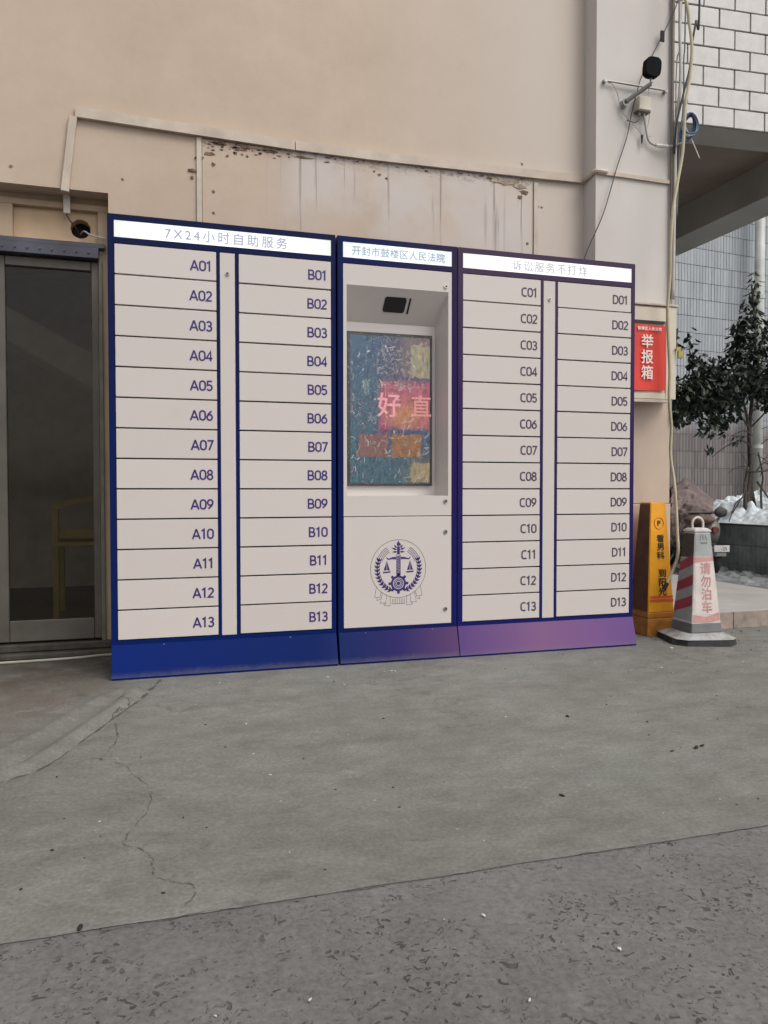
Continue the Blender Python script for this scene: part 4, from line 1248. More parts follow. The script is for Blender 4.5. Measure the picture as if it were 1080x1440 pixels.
# beam and pans
for s in (-1, 1):
    prism(bi, [E((s*x, z)) for x, z in ((0.09, -0.38), (0.22, -0.37), (0.36, -0.32), (0.43, -0.38), (0.43, -0.34), (0.38, -0.28), (0.22, -0.30), (0.09, -0.29))], Y0, Y1)
    prism(bi, [E((s*0.42+x, z)) for x, z in ((-0.004, -0.24), (-0.012, 0.08), (-0.11, 0.08))], Y0, Y1)
    prism(bi, [E((s*0.42+x, z)) for x, z in ((0.004, -0.24), (0.11, 0.08), (0.012, 0.08))], Y0, Y1)
    prism(bi, [E((s*0.42+x, z)) for x, z in ((-0.14, 0.13), (0.14, 0.11), (0.12, 0.16), (-0.12, 0.18))], Y0, Y1)
    # wheat wreath
    n = 11
    for i in range(n):
        a = R(-18 + 88*i/(n-1))
        px, pz = 0.76*math.cos(a), 0.80*math.sin(a)+0.02
        ta = a-math.pi/2
        for off, ll in ((38, 0.17), (-38, 0.17), (0, 0.15)):
            an = ta+R(off)
            c, sn = math.cos(an), math.sin(an)
            q = [(0, 0), (ll*0.45, 0.034), (ll, 0), (ll*0.45, -0.034)]
            prism(bi, [E((s*(px+c*u_-sn*v_), pz+sn*u_+c*v_)) for u_, v_ in q], Y0-0.0001*(i % 2), Y1)
    # ribbon ends
    for pl_ in ([(0.79, 0.62), (0.86, 0.98), (0.66, 1.0), (0.62, 0.80)], [(0.58, 0.85), (0.62, 1.06), (0.78, 1.10), (0.76, 1.02)], [(0.42, 0.92), (0.46, 1.20), (0.66, 1.20), (0.62, 1.12)],
                [(0.30, 0.96), (0.30, 1.30), (0.52, 1.28), (0.50, 1.22), (0.44, 1.2)], [(0.0, 1.24), (0.23, 1.24), (0.21, 1.06)], [(0.16, 1.24), (0.16, 1.08)], [(0.10, 1.24), (0.10, 1.05)], [(0.04, 1.24), (0.04, 1.05)]):
        stroke(bl, [E((s*x, z)) for x, z in pl_], 0.010*ER, Y0, Y1)
mk('emblem', bi, MAT['ink_indigo'], ld)
mk('emblem_outline', bl, MAT['ink_line'], ld)

# ------------------------------------------------------------------ pillar signs
def frustum(bm, s0, s1, z0, z1, cx=0, cy=0):
    a = [bm.verts.new((cx+sx*s0/2, cy+sy*s0/2, z0)) for sx, sy in ((-1, -1), (1, -1), (1, 1), (-1, 1))]
    b = [bm.verts.new((cx+sx*s1/2, cy+sy*s1/2, z1)) for sx, sy in ((-1, -1), (1, -1), (1, 1), (-1, 1))]
    bm.faces.new(a[::-1]); bm.faces.new(b)
    for i in range(4): bm.faces.new((a[i], a[(i+1) % 4], b[(i+1) % 4], b[i]))
def face_patch(s0, s1, z0, z1, u, v, side, t=0.0012):
    """quad or polygon on a frustum face; u list 0..1 across, v list 0..1 up. side 'front' (-y) or 'left' (-x)"""
    out = []
    for uu, vv_ in zip(u, v):
        h = s0+(s1-s0)*vv_
        z = z0+(z1-z0)*vv_
        if side == 'front': out.append((-h/2+h*uu, -h/2-t, z))
        else: out.append((-h/2-t, h/2-h*uu, z))   # u 0 = back, 1 = near the front edge
    return out
def poly3(bm, pts, d):
    a = [bm.verts.new(p) for p in pts]; b = [bm.verts.new(Vector(p)+Vector(d)) for p in pts]
    bm.faces.new(a); bm.faces.new(b[::-1])
    n = len(pts)
    for i in range(n): bm.faces.new((a[i], b[i], b[(i+1) % n], a[(i+1) % n]))
def slant_text(s, xc, z, size, side, s0, s1, z0, z1, mat, parent, bold=0.0, cond=1.0, name='lettering'):
    bm = text_bm(s, size, bold)
    bx = bounds(bm)
    for v in bm.verts:
        lx = (v.co.x-(bx[0]+bx[1])/2)*cond; lz = v.co.y-(bx[2]+bx[3])/2
        zz = z+lz; h = s0+(s1-s0)*(zz-z0)/(z1-z0)
        if side == 'front': v.co = Vector((xc+lx, -h/2-0.0016-v.co.z, zz))
        else: v.co = Vector((-h/2-0.0016-v.co.z, -(xc+lx), zz))
    return mk(name, bm, mat, parent)
# yellow sign
ys = thing('pillar_sign', 'tall yellow plastic pillar sign with black lettering against the pilaster', 'pillar sign', (2.912, 0.255, 0), R(0))
S0, S1, Z0, Z1 = 0.172, 0.098, 0.13, 0.745
b = bmesh.new(); frustum(b, S0, S1, Z0, Z1); bmesh.ops.bevel(b, geom=list(b.edges), offset=0.004, segments=2, affect='EDGES')
yb = mk('body', b, MAT['yellow'], ys)
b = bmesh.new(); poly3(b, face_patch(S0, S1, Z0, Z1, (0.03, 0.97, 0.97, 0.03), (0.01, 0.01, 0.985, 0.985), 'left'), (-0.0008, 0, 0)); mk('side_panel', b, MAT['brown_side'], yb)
b = bmesh.new(); frustum(b, 0.198, 0.188, 0.0, 0.085); frustum(b, 0.188, 0.176, 0.0852, 0.10); frustum(b, 0.182, 0.180, 0.1002, 0.129); bmesh.ops.bevel(b, geom=list(b.edges), offset=0.003, segments=1, affect='EDGES')
mk('base', b, simple('amber_base', (0.50, 0.20, 0.03), 0.4, var=0.25, scale=14), ys)
for i, ch in enumerate('看男科'):
    slant_text(ch, 0.006, 0.543-i*0.047, 0.046, 'front', S0, S1, Z0, Z1, MAT['ink_black'], yb, bold=0.0009, cond=1.12)
for i, ch in enumerate('到阳光'):
    slant_text(ch, 0.012, 0.349-i*0.051, 0.050, 'front', S0, S1, Z0, Z1, MAT['ink_black'], yb, bold=0.0010, cond=1.1)
slant_text('P', 0.0, 0.629, 0.042, 'front', S0, S1, Z0, Z1, MAT['ink_black'], yb, bold=0.001)
for i, ch in enumerate('专业医院'):
    slant_text(ch, 0.0, 0.56-i*0.09, 0.060, 'left', S0+0.003, S1+0.003, Z0, Z1, simple('near_black_print', (0.05, 0.02, 0.012), 0.6), yb, bold=0.001, cond=0.8) if False else None
b = bmesh.new()
pts = []
for i in range(33):
    a = 2*math.pi*i/32; z = 0.629+0.032*math.sin(a); h = S0+(S1-S0)*(z-Z0)/(Z1-Z0)
    pts.append((0.030*math.cos(a), -h/2-0.001, z))
tube(b, pts, 0.0022, seg=5, sm=0); mk('logo_ring', b, MAT['ink_red'], yb)
for zz in ((0.21, 0.222), (0.188, 0.204)):
    b = bmesh.new()
    v0, v1 = (zz[0]-Z0)/(Z1-Z0), (zz[1]-Z0)/(Z1-Z0)
    poly3(b, face_patch(S0, S1, Z0, Z1, (0.05, 0.99, 0.99, 0.05), (v0, v0, v1, v1), 'front'), (0, -0.0006, 0)); mk('stripe', b, MAT['ink_red'], yb)
# white no parking sign
ws = thing('pillar_sign', 'worn white pillar sign with red stripes and faded no parking lettering', 'pillar sign', (3.0, -0.012, 0), R(-3))
S0, S1, Z0, Z1 = 0.176, 0.095, 0.105, 0.590
b = bmesh.new(); frustum(b, S0, S1, Z0, Z1); bmesh.ops.bevel(b, geom=list(b.edges), offset=0.003, segments=2, affect='EDGES')
wb = mk('body', b, MAT['cone_white'], ws)
b = bmesh.new(); frustum(b, 0.104, 0.104, 0.5905, 0.600); frustum(b, 0.103, 0.07, 0.6005, 0.612); bmesh.ops.bevel(b, geom=list(b.edges), offset=0.003, segments=1, affect='EDGES')
cp = mk('cap', b, MAT['cone_white'], ws)
mk('handle', T([(-0.030, 0, 0.608), (-0.030, 0, 0.640), (-0.018, 0, 0.660), (0.004, 0, 0.668), (0.026, 0, 0.658), (0.036, 0, 0.638), (0.036, 0, 0.608)], 0.0065), MAT['cone_white'], ws, smooth=True)
def fq(u, v, side, mat, name, t=0.0008):
    b = bmesh.new(); poly3(b, face_patch(S0, S1, Z0, Z1, u, v, side, 0.0), (0, -t, 0) if side == 'front' else (-t, 0, 0)); mk(name, b, mat, wb)
fq((0.03, 0.97, 0.97, 0.03), (0.735, 0.735, 0.985, 0.985), 'front', MAT['cone_refl'], 'grey_panel')
fq((0.02, 0.98, 0.98, 0.02), (0.665, 0.685, 0.73, 0.725), 'front', MAT['cone_pink'], 'stripe')
fq((0.10, 0.96, 0.96, 0.10), (0.10, 0.10, 0.66, 0.63), 'front', MAT['cone_pale'], 'text_panel')
fq((0.04, 0.5, 0.97, 0.97, 0.5, 0.04), (0.02, 0.015, 0.03, 0.12, 0.075, 0.10), 'front', MAT['cone_pink'], 'stripe', 0.0014)
for i, ch in enumerate('请勿泊车'):
    slant_text(ch, 0.006, 0.398-i*0.068, 0.066, 'front', S0, S1, Z0, Z1, MAT['cone_pink'], wb, bold=0.0016)
# slanting stripes on the left face
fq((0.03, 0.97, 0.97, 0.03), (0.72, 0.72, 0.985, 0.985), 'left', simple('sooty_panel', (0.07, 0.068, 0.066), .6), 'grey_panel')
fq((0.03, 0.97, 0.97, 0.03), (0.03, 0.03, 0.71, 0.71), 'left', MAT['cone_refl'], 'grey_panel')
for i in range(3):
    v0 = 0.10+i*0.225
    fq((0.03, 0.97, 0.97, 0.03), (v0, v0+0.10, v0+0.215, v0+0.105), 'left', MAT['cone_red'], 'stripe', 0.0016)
# faded marks near the top
b = bmesh.new()
def ft(x, z):
    h = S0+(S1-S0)*(z-Z0)/(Z1-Z0); return (x, -h/2-0.0012, z)
for seg in ([(-0.012, 0.575), (-0.02, 0.545), (-0.02, 0.55)], [(0.0, 0.578), (0.0, 0.548)], [(0.014, 0.575), (0.022, 0.545)], [(-0.018, 0.535), (0.026, 0.535)], [(-0.016, 0.53), (0.024, 0.53)], [(-0.008, 0.56), (0.012, 0.56)]):
    tube(b, [ft(x, z) for x, z in seg], 0.0016, seg=5, sm=0)
mk('logo', b, simple('faded_grey_print', (.18, .18, .18), .7), wb)
b = bmesh.new(); frustum(b, 0.186, 0.178, 0.058, 0.104); bmesh.ops.bevel(b, geom=list(b.edges), offset=0.003, segments=1, affect='EDGES')
mk('skirt', b, simple('grey_skirt', (0.17, 0.17, 0.175), .6, var=.2), ws)
def octo(bm, s0, s1, c, z0, z1):
    def pts(s, z):
        h = s/2
        return [(-h+c, -h, z), (h-c, -h, z), (h, -h+c, z), (h, h-c, z), (h-c, h, z), (-h+c, h, z), (-h, h-c, z), (-h, -h+c, z)]
    a = [bm.verts.new(p) for p in pts(s0, z0)]; b = [bm.verts.new(p) for p in pts(s1, z1)]
    bm.faces.new(a[::-1]); bm.faces.new(b)
    for i in range(8): bm.faces.new((a[i], a[(i+1) % 8], b[(i+1) % 8], b[i]))
b = bmesh.new(); octo(b, 0.345, 0.335, 0.06, 0.0, 0.032); bs = mk('base', b, MAT['rubber'], ws); bs.rotation_euler = (0, 0, R(-14))
b = bmesh.new(); octo(b, 0.332, 0.225, 0.045, 0.0323, 0.057); b2_ = mk('base_top', b, MAT['dusty'], ws); b2_.rotation_euler = (0, 0, R(-10))

# ------------------------------------------------------------------ porch step
b = B((3.118, 4.45, 0.245, 5.0, 0.0, 0.099), bev=0.004)
tag(mk('porch_step', b, MAT['porch']), 'low pale concrete porch slab with a tan stone edge behind the white pillar sign', 'step')
ps = bpy.data.objects['porch_step']
for i in range(4):
    mk('kerb_stone', B((3.12+i*0.335, 3.45+i*0.335 if i < 3 else 4.452, 0.225, 0.2445, 0.0, 0.097), bev=0.002), MAT['kerb'], ps)

# ------------------------------------------------------------------ back court: tiled wall, planter, tree, scooter
FA = R(6.3)
far = thing('tiled_wall', 'tall blue grey tiled wall behind the tree and scooter', 'wall', (5.0, 4.95, 0), FA)
mk('backing_wall', B((-3.0, 9.0, 0.0, 0.3, 0, 7.0)), MAT['grout'], far)
TWd, THt = 0.052, 0.222
tb = bmesh.new()
z = 0.0
r_i = 0
while z < 5.4:
    x = 1.0
    while x < 4.9:
        y = random.uniform(-0.0015, 0.0015)
        x0, x1, z0, z1 = x, x+TWd-0.006, z, z+THt-0.008
        v = [tb.verts.new(p) for p in ((x0, -0.006+y, z0), (x1, -0.006-y, z0), (x1, -0.006-y, z1), (x0, -0.006+y, z1), (x0, 0.001, z0), (x1, 0.001, z0), (x1, 0.001, z1), (x0, 0.001, z1))]
        tb.faces.new(v[:4]); tb.faces.new((v[0], v[4], v[5], v[1])); tb.faces.new((v[1], v[5], v[6], v[2])); tb.faces.new((v[2], v[6], v[7], v[3])); tb.faces.new((v[3], v[7], v[4], v[0]))
        x += TWd
    z += THt
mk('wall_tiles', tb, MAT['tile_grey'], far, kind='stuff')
dp = thing('downpipe', 'pale vertical downpipe on the tiled wall behind the tree', 'pipe', (8.07, 5.10, 0))
b = bmesh.new(); cyl(b, (0, 0, 3.0), 0.062, 6.0, axis='z', seg=18); mk('pipe', b, MAT['pipe_white'], dp, smooth=True)
for z in (1.4, 3.4):
    b = bmesh.new(); cyl(b, (0, 0, z), 0.07, 0.05, axis='z', seg=18); mk('collar', b, MAT['pipe_white'], dp)
pt = thing('planter', 'long raised planter faced in dark grey tiles and filled with snow', 'planter', (5.72, 0.6, 0), 0)
PLY = 3.7
mk('planter_wall', B((0.0, 0.15, 0, PLY, 0, 0.47), (0.15, 2.8, PLY-0.15, PLY, 0, 0.47), (0.15, 2.8, 0, 0.15, 0, 0.47)), MAT['grout'], pt)
mk('planter_soil', B((0.15, 2.8, 0.15, PLY-0.15, 0, 0.42)), MAT['dark_gap'], pt)
mk('coping', B((-0.014, 0.155, -0.01, PLY, 0.471, 0.485), bev=0.003), simple('dark_coping', (0.09, 0.10, 0.095), .5), pt)
rows = [(0.003, 0.085), (0.09, 0.275), (0.281, 0.466)]
cnt = 0
tmeshes = {}
for ri, (z0, z1) in enumerate(rows):
    b = B((-0.009, 0.001, 0.0, 0.054, z0, z1), bev=0.0015)
    me = bpy.data.meshes.new('planter_tile'); b.to_mesh(me); b.free(); me.materials.append(MAT['planter_tile'])
    y = 0.01
    while y < PLY-0.06:
        o = bpy.data.objects.new('tile', me); COL.objects.link(o); o.parent = pt
        o.location = (random.uniform(-.001, .001), y, 0)
        y += 0.060; cnt += 1
# snow on planter
def mound(name, x0, x1, y0, y1, z0, hfun, mat, label=None, nx=60, ny=60):
    bm = bmesh.new()
    vv = [[bm.verts.new((x0+(x1-x0)*i/nx, y0+(y1-y0)*j/ny, z0+hfun(i/nx, j/ny, x0+(x1-x0)*i/nx, y0+(y1-y0)*j/ny))) for i in range(nx+1)] for j in range(ny+1)]
    for j in range(ny):
        for i in range(nx): bm.faces.new((vv[j][i], vv[j][i+1], vv[j+1][i+1], vv[j+1][i]))
    o = mk(name, bm, mat, smooth=True, kind='stuff')
    if label: o['label'] = label
    return o
def hsnow(u, v, x, y):
    e = min(u*14, 1)*min(v*10, 1)*min((1-v)*10, 1)
    n = abs(noise.fractal(Vector((x*4.5, y*4.5, 0)), 1.0, 2.0, 4))
    m = abs(noise.fractal(Vector((x*11, y*11, 2)), 0.8, 2.0, 4))
    cl = max(0, noise.noise(Vector((x*6, y*6, 7)))-0.1)*0.14
    return 0.03+e*(0.04+0.085*n+0.03*m+cl+0.20*min(1, u*2.2)+0.05*noise.noise(Vector((x*2, y*2, 4))))
mound('snow', 5.735, 8.3, 0.62, 4.28, 0.45, hsnow, MAT['snow'], 'lumpy bluish snow heaped on the planter around the tree', 200, 260)
def hsl(u, v, x, y):
    e = min(u*4, 1)*min((1-u)*30, 1)*min(v*6, 1)*min((1-v)*8, 1)
    return -0.01+e*(0.02+0.06*abs(noise.fractal(Vector((x*7, y*7, 3)), 1.0, 2.0, 4)))
mound('slush', 5.05, 5.715, 1.2, 4.2, 0.0, hsl, MAT['slush'], 'dirty grey slush along the foot of the planter', 40, 90)

tree = thing('tree', 'dark leafed evergreen tree with grey stems rising from the snowy planter', 'tree', (6.12, 3.1, 0.5))
random.seed(5)
tb = bmesh.new()
def tl(p): return (p[0]-6.12, p[1]-3.1, p[2]-0.5)
def limb(pts, r, r2): tube(tb, [tl(p) for p in pts], r, seg=8, r2=r2, sm=4)
limb([(6.13, 3.1, 0.45), (6.15, 3.1, 0.80), (6.13, 3.08, 1.1), (6.12, 3.08, 1.45), (6.13, 3.05, 1.9), (6.10, 3.0, 2.4), (6.05, 3.0, 2.9)], 0.032, 0.008)
limb([(6.07, 3.05, 0.45), (6.08, 3.05, 0.75), (6.11, 3.05, 1.1), (6.08, 3.05, 1.45), (6.0, 3.05, 1.75), (5.85, 3.05, 2.1)], 0.026, 0.007)
limb([(6.02, 3.0, 0.45), (6.0, 3.0, 0.8), (6.05, 3.02, 1.05)], 0.022, 0.014)
limb([(6.28, 3.1, 0.45), (6.2, 3.1, 0.72), (6.14, 3.1, 1.0)], 0.018, 0.012)
limb([(6.22, 3.0, 0.5), (6.2, 3.0, 0.8), (6.22, 3.0, 0.95), (6.16, 3.0, 1.2)], 0.012, 0.008)
mk('trunk', tb, MAT['bark'], tree, smooth=True)
limbs_ = [[(6.10, 3.05, 0.80), (5.95, 3.0, 0.72), (5.85, 3.0, 0.58)], [(6.12, 3.08, 1.45), (6.25, 3.0, 1.62), (6.5, 3.0, 1.9)], [(6.08, 3.05, 1.45), (5.9, 3.0, 1.6), (5.6, 3.0, 1.75)],
          [(6.12, 3.05, 1.25), (5.95, 3.0, 1.32), (5.75, 3.0, 1.25), (5.6, 3.0, 1.15)], [(6.12, 3.05, 1.38), (5.98, 3.0, 1.42), (5.82, 3.0, 1.36)], [(6.05, 3.0, 1.0), (6.3, 2.9, 1.05), (6.5, 2.9, 1.35), (6.7, 2.9, 1.5)],
          [(6.3, 3.0, 0.5), (6.4, 2.9, 0.8), (6.42, 2.9, 1.2), (6.5, 2.8, 1.5)], [(6.0, 3.0, 0.9), (5.93, 2.95, 0.75), (5.8, 2.9, 0.68), (5.72, 2.9, 0.5)], [(6.15, 3.0, 0.9), (6.4, 3.0, 0.62), (6.5, 3.0, 0.55)],
          [(6.13, 3.0, 1.0), (6.25, 3.0, 1.1), (6.35, 3.0, 1.0)]]
for L in limbs_:
    mk('branch', T([tl(p) for p in L], 0.011, seg=6, r2=0.004, sm=4), MAT['bark'], tree, smooth=True)
for i in range(26):
    a = random.uniform(0, 6.28); z = random.uniform(0.9, 1.7)
    p0 = Vector((6.1+random.uniform(-.05, .4), 3.0, z)); d = Vector((math.cos(a)*0.35, math.sin(a)*0.2, random.uniform(-0.1, 0.25)))
    mk('twig', T([tl(p0), tl(p0+d*0.5+Vector((0, 0, .04))), tl(p0+d)], 0.004, seg=5, r2=0.0015, sm=3), MAT['bark'], tree)
clumps = [(5.97, 3.1, 1.98, .36, .38, .26, 620), (5.60, 3.1, 1.84, .30, .35, .24, 430), (5.36, 3.1, 1.76, .30, .3, .22, 420), (5.75, 3.1, 1.68, .22, .2, .18, 200), (6.02, 3.0, 2.35, .20, .2, .26, 210), (5.90, 3.0, 2.30, .12, .15, .22, 70), (6.04, 3.0, 2.62, .12, .1, .18, 50), (6.08, 3.0, 2.86, .05, .06, .20, 26),
          (6.40, 3.0, 2.05, .34, .35, .30, 420), (6.62, 3.0, 2.25, .25, .3, .35, 200), (6.38, 3.0, 1.78, .30, .25, .14, 190), (6.2, 3.0, 1.85, .2, .2, .12, 90), (5.2, 3.05, 1.62, .18, .2, .16, 120), (6.3, 3.0, 2.5, .14, .12, .12, 40), (5.33, 3.0, 2.24, .05, .05, .22, 26), (5.14, 3.0, 2.33, .05, .05, .16, 20), (5.44, 3.0, 2.08, .16, .1, .12, 60), (5.55, 3.0, 1.50, .14, .12, .16, 60), (5.80, 3.0, 1.62, .12, .1, .12, 30),
          (5.85, 2.95, 1.34, .07, .05, .05, 9), (5.50, 2.95, 1.24, .06, .05, .04, 7), (6.45, 2.9, 1.5, .22, .1, .12, 16), (5.75, 3.0, 1.45, .05, .04, .1, 10)]
lb = bmesh.new()
for (cx_, cy_, cz_, a, b_, c, n) in clumps:
    for _ in range(int(n*1.5)):
        while True:
            p = Vector((random.uniform(-1, 1), random.uniform(-1, 1), random.uniform(-1, 1)))
            if p.length <= 1: break
        if noise.noise(Vector((cx_+p.x*a, cy_+p.y*b_, cz_+p.z*c))*7) < -0.28: continue
        pos = Vector((cx_-6.12+p.x*a, cy_-3.1+p.y*b_, cz_-0.5+p.z*c))
        L = random.uniform(0.06, 0.10); wd = L*random.uniform(0.38, 0.52)
        az = random.uniform(0, 6.28); dr_ = random.uniform(-1.3, -0.2)
        d = Vector((math.cos(az)*math.cos(dr_), math.sin(az)*math.cos(dr_), math.sin(dr_)))
        sd_ = d.cross(Vector((0, 0, 1))).normalized()
        rl = random.uniform(-.8, .8)
        nn = d.cross(sd_); sd_ = sd_*math.cos(rl)+nn*math.sin(rl); nn = d.cross(sd_)
        P0 = pos; P3 = pos+d*L-nn*0.008
        m1 = pos+d*L*0.35; m2 = pos+d*L*0.7
        v = [lb.verts.new(q) for q in (P0, m1+sd_*wd*.5+nn*.006, m2+sd_*wd*.42+nn*.005, P3, m2-sd_*wd*.42+nn*.005, m1-sd_*wd*.5+nn*.006, m1, m2)]
        lb.faces.new((v[0], v[1], v[6])); lb.faces.new((v[1], v[2], v[7], v[6])); lb.faces.new((v[2], v[3], v[7]))
        lb.faces.new((v[0], v[6], v[5])); lb.faces.new((v[6], v[7], v[4], v[5])); lb.faces.new((v[7], v[3], v[4]))
mk('crown', lb, MAT['leaf'], tree, kind='stuff')

# scooter under a quilt
sc = thing('scooter', 'dark electric scooter parked behind the white pillar sign, front towards us', 'scooter', (5.27, 2.62, 0), R(-10))
def sp_(name, bm, mat, par=None, sm=False): return mk(name, bm, mat, par or sc, sm)
def wheel(y, r):
    bm = bmesh.new()
    pts = [(0, y+r*math.cos(2*math.pi*i/20), r+0.0+r*math.sin(2*math.pi*i/20)*0.82*1.0) for i in range(21)]
    rr = 0.035
    pts = [(0, y+(r-rr)*math.cos(2*math.pi*i/20), r+(r-rr)*math.sin(2*math.pi*i/20)) for i in range(21)]
    tube(bm, pts, rr, seg=8, sm=0)
    o = sp_('wheel', bm, MAT['rubber'], sm=True)
    b = bmesh.new(); cyl(b, (0, y, r), r*0.62, 0.04, axis='x', seg=18); mk('rim', b, MAT['steel'], o)
    return o
wheel(0, 0.165); wheel(0.86, 0.165)
b = bmesh.new(); prism(b, [(-0.055, 0.20), (0.055, 0.20), (0.05, 0.27), (0.0, 0.30), (-0.05, 0.27)], -0.19, 0.12)
bmesh.ops.bevel(b, geom=list(b.edges), offset=0.008, segments=2, affect='EDGES'); sp_('mudguard', b, simple('grey_guard', (.28, .28, .27), .4))
sp_('fork', T([(0.0, 0.0, 0.17), (0.0, 0.05, 0.36), (0.0, 0.08, 0.50)], 0.022, sm=0), MAT['scooter'])
b = bmesh.new(); prism(b, [(-0.05, 0.30), (0.05, 0.30), (0.085, 0.43), (0.06, 0.53), (-0.07, 0.53), (-0.085, 0.43)], -0.05, 0.10)
bmesh.ops.bevel(b, geom=list(b.edges), offset=0.02, segments=2, affect='EDGES'); ap = sp_('front_apron', b, simple('dusty_apron', (.20, .19, .175), .45, var=.2), sm=True)
b = bmesh.new(); cyl(b, (0.01, -0.06, 0.44), 0.035, 0.04, seg=18, r2=0.03); mk('headlamp', b, MAT['tail_red'], ap)
lp = sp_('number_plate', B((-0.075, 0.075, -0.20, -0.196, 0.245, 0.305), bev=0.001), MAT['plate_white'])
lettering('lettering', '-25', -0.02, 0.06, 0.275, 0.03, -0.2005, MAT['ink_black'], lp, align='center', size=0.045)
hb_ = sp_('handlebar', T([(-0.16, 0.16, 0.60), (0, 0.14, 0.60), (0.10, 0.12, 0.60)], 0.012), MAT['scooter'])
mi = sp_('mirror', T([(0.10, 0.09, 0.50), (0.10, 0.02, 0.56)], 0.014, sm=0), simple('pale_bracket', (.42, .41, .38), .5))
b = bmesh.new()
bmesh.ops.create_uvsphere(b, u_segments=20, v_segments=12, radius=1, matrix=Matrix.Translation((0.09, -0.02, 0.605)) @ Matrix.Diagonal((0.066, 0.03, 0.048, 1)))
mk('mirror_back', b, simple('speckled_black', (.05, .052, .05), .6, var=.5, scale=60, bump=.6, bscale=120), mi, smooth=True)
b = bmesh.new(); box(b, -0.13, 0.13, 0.12, 0.5, 0.16, 0.22, 0.02); box(b, -0.15, 0.13, 0.5, 0.95, 0.20, 0.46, 0.04); sp_('body', b, MAT['scooter'])
b = bmesh.new(); box(b, -0.15, 0.15, 0.42, 0.98, 0.465, 0.56, 0.035); sp_('seat', b, MAT['seat_brown'])
sp_('stand', T([(-0.06, 0.55, 0.2), (-0.16, 0.6, 0.01)], 0.01, sm=0), MAT['steel'])
# quilt: draped sheet from control points (world)
ql = thing('quilt', 'mauve brown windproof quilt draped over the dark scooter', 'cover', (5.3, 3.0, 0.5))
C4 = [
[(5.153, 3.05, 0.824), (5.253, 3.05, 0.894), (5.345, 3.05, 0.937), (5.499, 3.05, 0.824), (5.655, 3.05, 0.723)] ,
[(5.041, 2.9, 0.706), (5.155, 2.9, 0.74), (5.27, 2.9, 0.754), (5.404, 2.9, 0.697), (5.531, 2.9, 0.626)] ,
[(4.966, 2.8, 0.592), (5.062, 2.8, 0.632), (5.176, 2.8, 0.618), (5.291, 2.8, 0.589), (5.407, 2.8, 0.574)] ,
[(5.006, 2.85, 0.467), (5.07, 2.85, 0.48), (5.135, 2.85, 0.479), (5.217, 2.85, 0.492), (5.315, 2.85, 0.546)] ,
[(5.046, 2.9, 0.291), (5.078, 2.9, 0.311), (5.119, 2.9, 0.338), (5.175, 2.9, 0.393), (5.257, 2.9, 0.461)] ,
]
def bil(C, u, v):
    def cr(p, t):
        n = len(p)-1; i = min(int(t*n), n-1); f = t*n-i
        p0 = p[max(0, i-1)]; p1 = p[i]; p2 = p[i+1]; p3 = p[min(n, i+2)]
        return 0.5*((2*p1)+(-p0+p2)*f+(2*p0-5*p1+4*p2-p3)*f*f+(-p0+3*p1-3*p2+p3)*f**3)
    return cr([cr([Vector(q) for q in row_], u) for row_ in C], v)
bm = bmesh.new()
n = 44
vv = []
for j in range(n+1):
    rw = []
    for i in range(n+1):
        p = bil(C4, i/n, j/n)
        f_ = 0.045*noise.noise(Vector((i*0.10+j*0.07, j*0.30-i*0.05, 1)))+0.022*(1-abs(noise.noise(Vector((i*0.12, j*0.36+i*0.10, 4))))*4)*min(1, j/14)+0.008*noise.noise(Vector((i*.4, j*.5, 6)))
        rw.append(bm.verts.new(p+Vector((-0.4, -0.6, 0.5))*f_*min(1, j/8)-Vector((5.3, 3.0, 0.5))))
    vv.append(rw)
for j in range(n):
    for i in range(n): bm.faces.new((vv[j][i], vv[j][i+1], vv[j+1][i+1], vv[j+1][i]))
qo = mk('cloth', bm, MAT['quilt'], ql, smooth=True)
md = qo.modifiers.new('s', 'SOLIDIFY'); md.thickness = 0.018
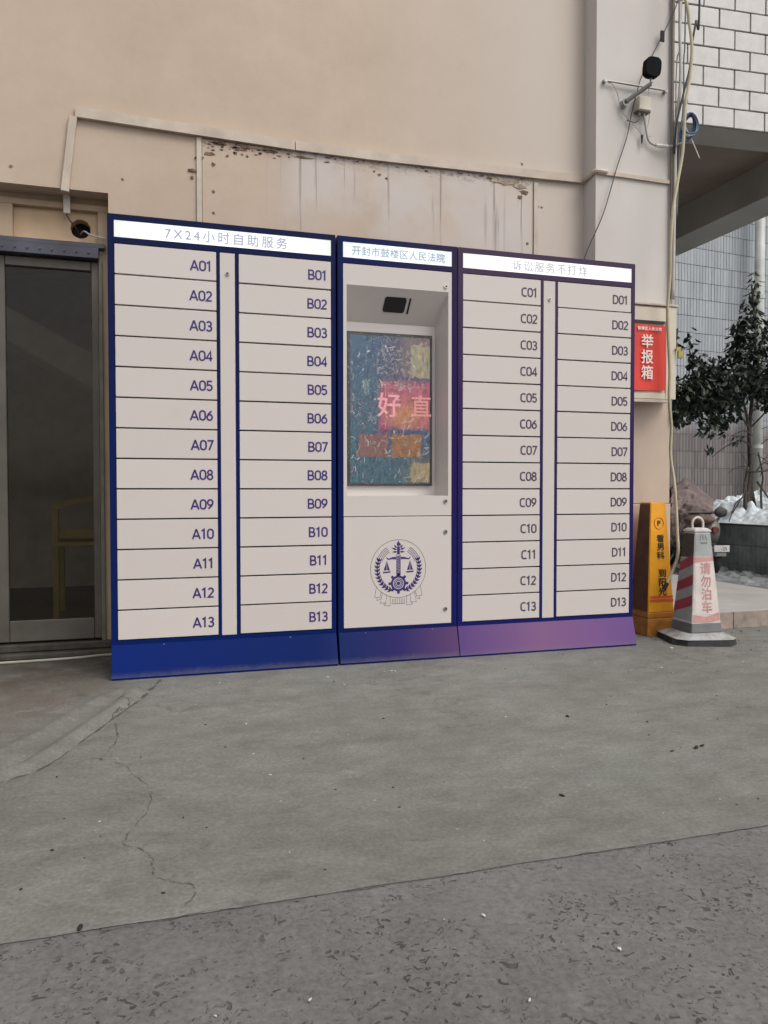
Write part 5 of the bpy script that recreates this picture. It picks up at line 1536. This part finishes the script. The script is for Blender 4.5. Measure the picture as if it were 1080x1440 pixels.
# back half of the quilt
Cb = [C4[0],
      [(5.20, 3.30, 0.76), (5.32, 3.30, 0.80), (5.44, 3.28, 0.82), (5.55, 3.26, 0.74), (5.68, 3.22, 0.66)],
      [(5.22, 3.42, 0.45), (5.34, 3.44, 0.45), (5.46, 3.42, 0.45), (5.58, 3.38, 0.45), (5.69, 3.32, 0.45)]]
bm = bmesh.new(); vv = []
for j in range(17):
    vv.append([bm.verts.new(bil(Cb, i/24, j/16)+Vector((0, .02, 0))*noise.noise(Vector((i*.4, j*.3, 0)))*min(1, j/4)-Vector((5.3, 3.0, 0.5))) for i in range(25)])
for j in range(16):
    for i in range(24): bm.faces.new((vv[j][i], vv[j][i+1], vv[j+1][i+1], vv[j+1][i]))
mk('cloth', bm, MAT['quilt_dark'], ql, smooth=True).modifiers.new('s', 'SOLIDIFY').thickness = 0.01
b = bmesh.new()
bmesh.ops.create_uvsphere(b, u_segments=24, v_segments=14, radius=1, matrix=Matrix.Translation((-0.155, -0.38, 0.035)) @ Matrix.Rotation(R(-35), 4, 'Z') @ Matrix.Diagonal((0.145, 0.075, 0.048, 1)))
for v in b.verts: v.co += v.co.normalized()*0.014*noise.noise(v.co*22)
mk('hand_muff', b, MAT['seat_brown'], ql, smooth=True)
for (x, z) in ((0, 0), (0.018, 0.012), (-0.018, 0.008), (0.008, -0.016), (-0.014, -0.014)):
    p = bil(C4, 0.38, 0.12)-Vector((5.3, 3.0, 0.5))+Vector((x, -0.03, z))
    b = bmesh.new(); bmesh.ops.create_icosphere(b, subdivisions=1, radius=1, matrix=Matrix.Translation(p) @ Matrix.Diagonal((0.008, 0.008, 0.005, 1)))
    mk('printed_dot', b, MAT['ink_black'], ql)

# chair in the dim room behind the glass
ch = thing('chair', 'olive wooden chair standing behind the dark glass door', 'chair', (-0.2, 1.7, 0.02))
for x in (-0.175, 0.175):
    mk('leg', B((x-0.018, x+0.018, -0.1, -0.064, 0, 0.68), bev=0.003), MAT['olive'], ch)
    mk('leg', B((x-0.018, x+0.018, 0.26, 0.296, 0, 0.45), bev=0.003), MAT['olive'], ch)
bm = bmesh.new(); prism(bm, [(-0.2, 0.68), (0.2, 0.77), (0.2, 0.80), (-0.2, 0.71)], -0.1, -0.06); mk('top_rail', bm, MAT['olive'], ch)
mk('back_rail', B((-0.157, 0.157, -0.09, -0.07, 0.50, 0.56), bev=0.002), MAT['olive'], ch)
mk('seat', B((-0.2, 0.2, -0.11, 0.31, 0.451, 0.48), bev=0.004), MAT['olive'], ch)
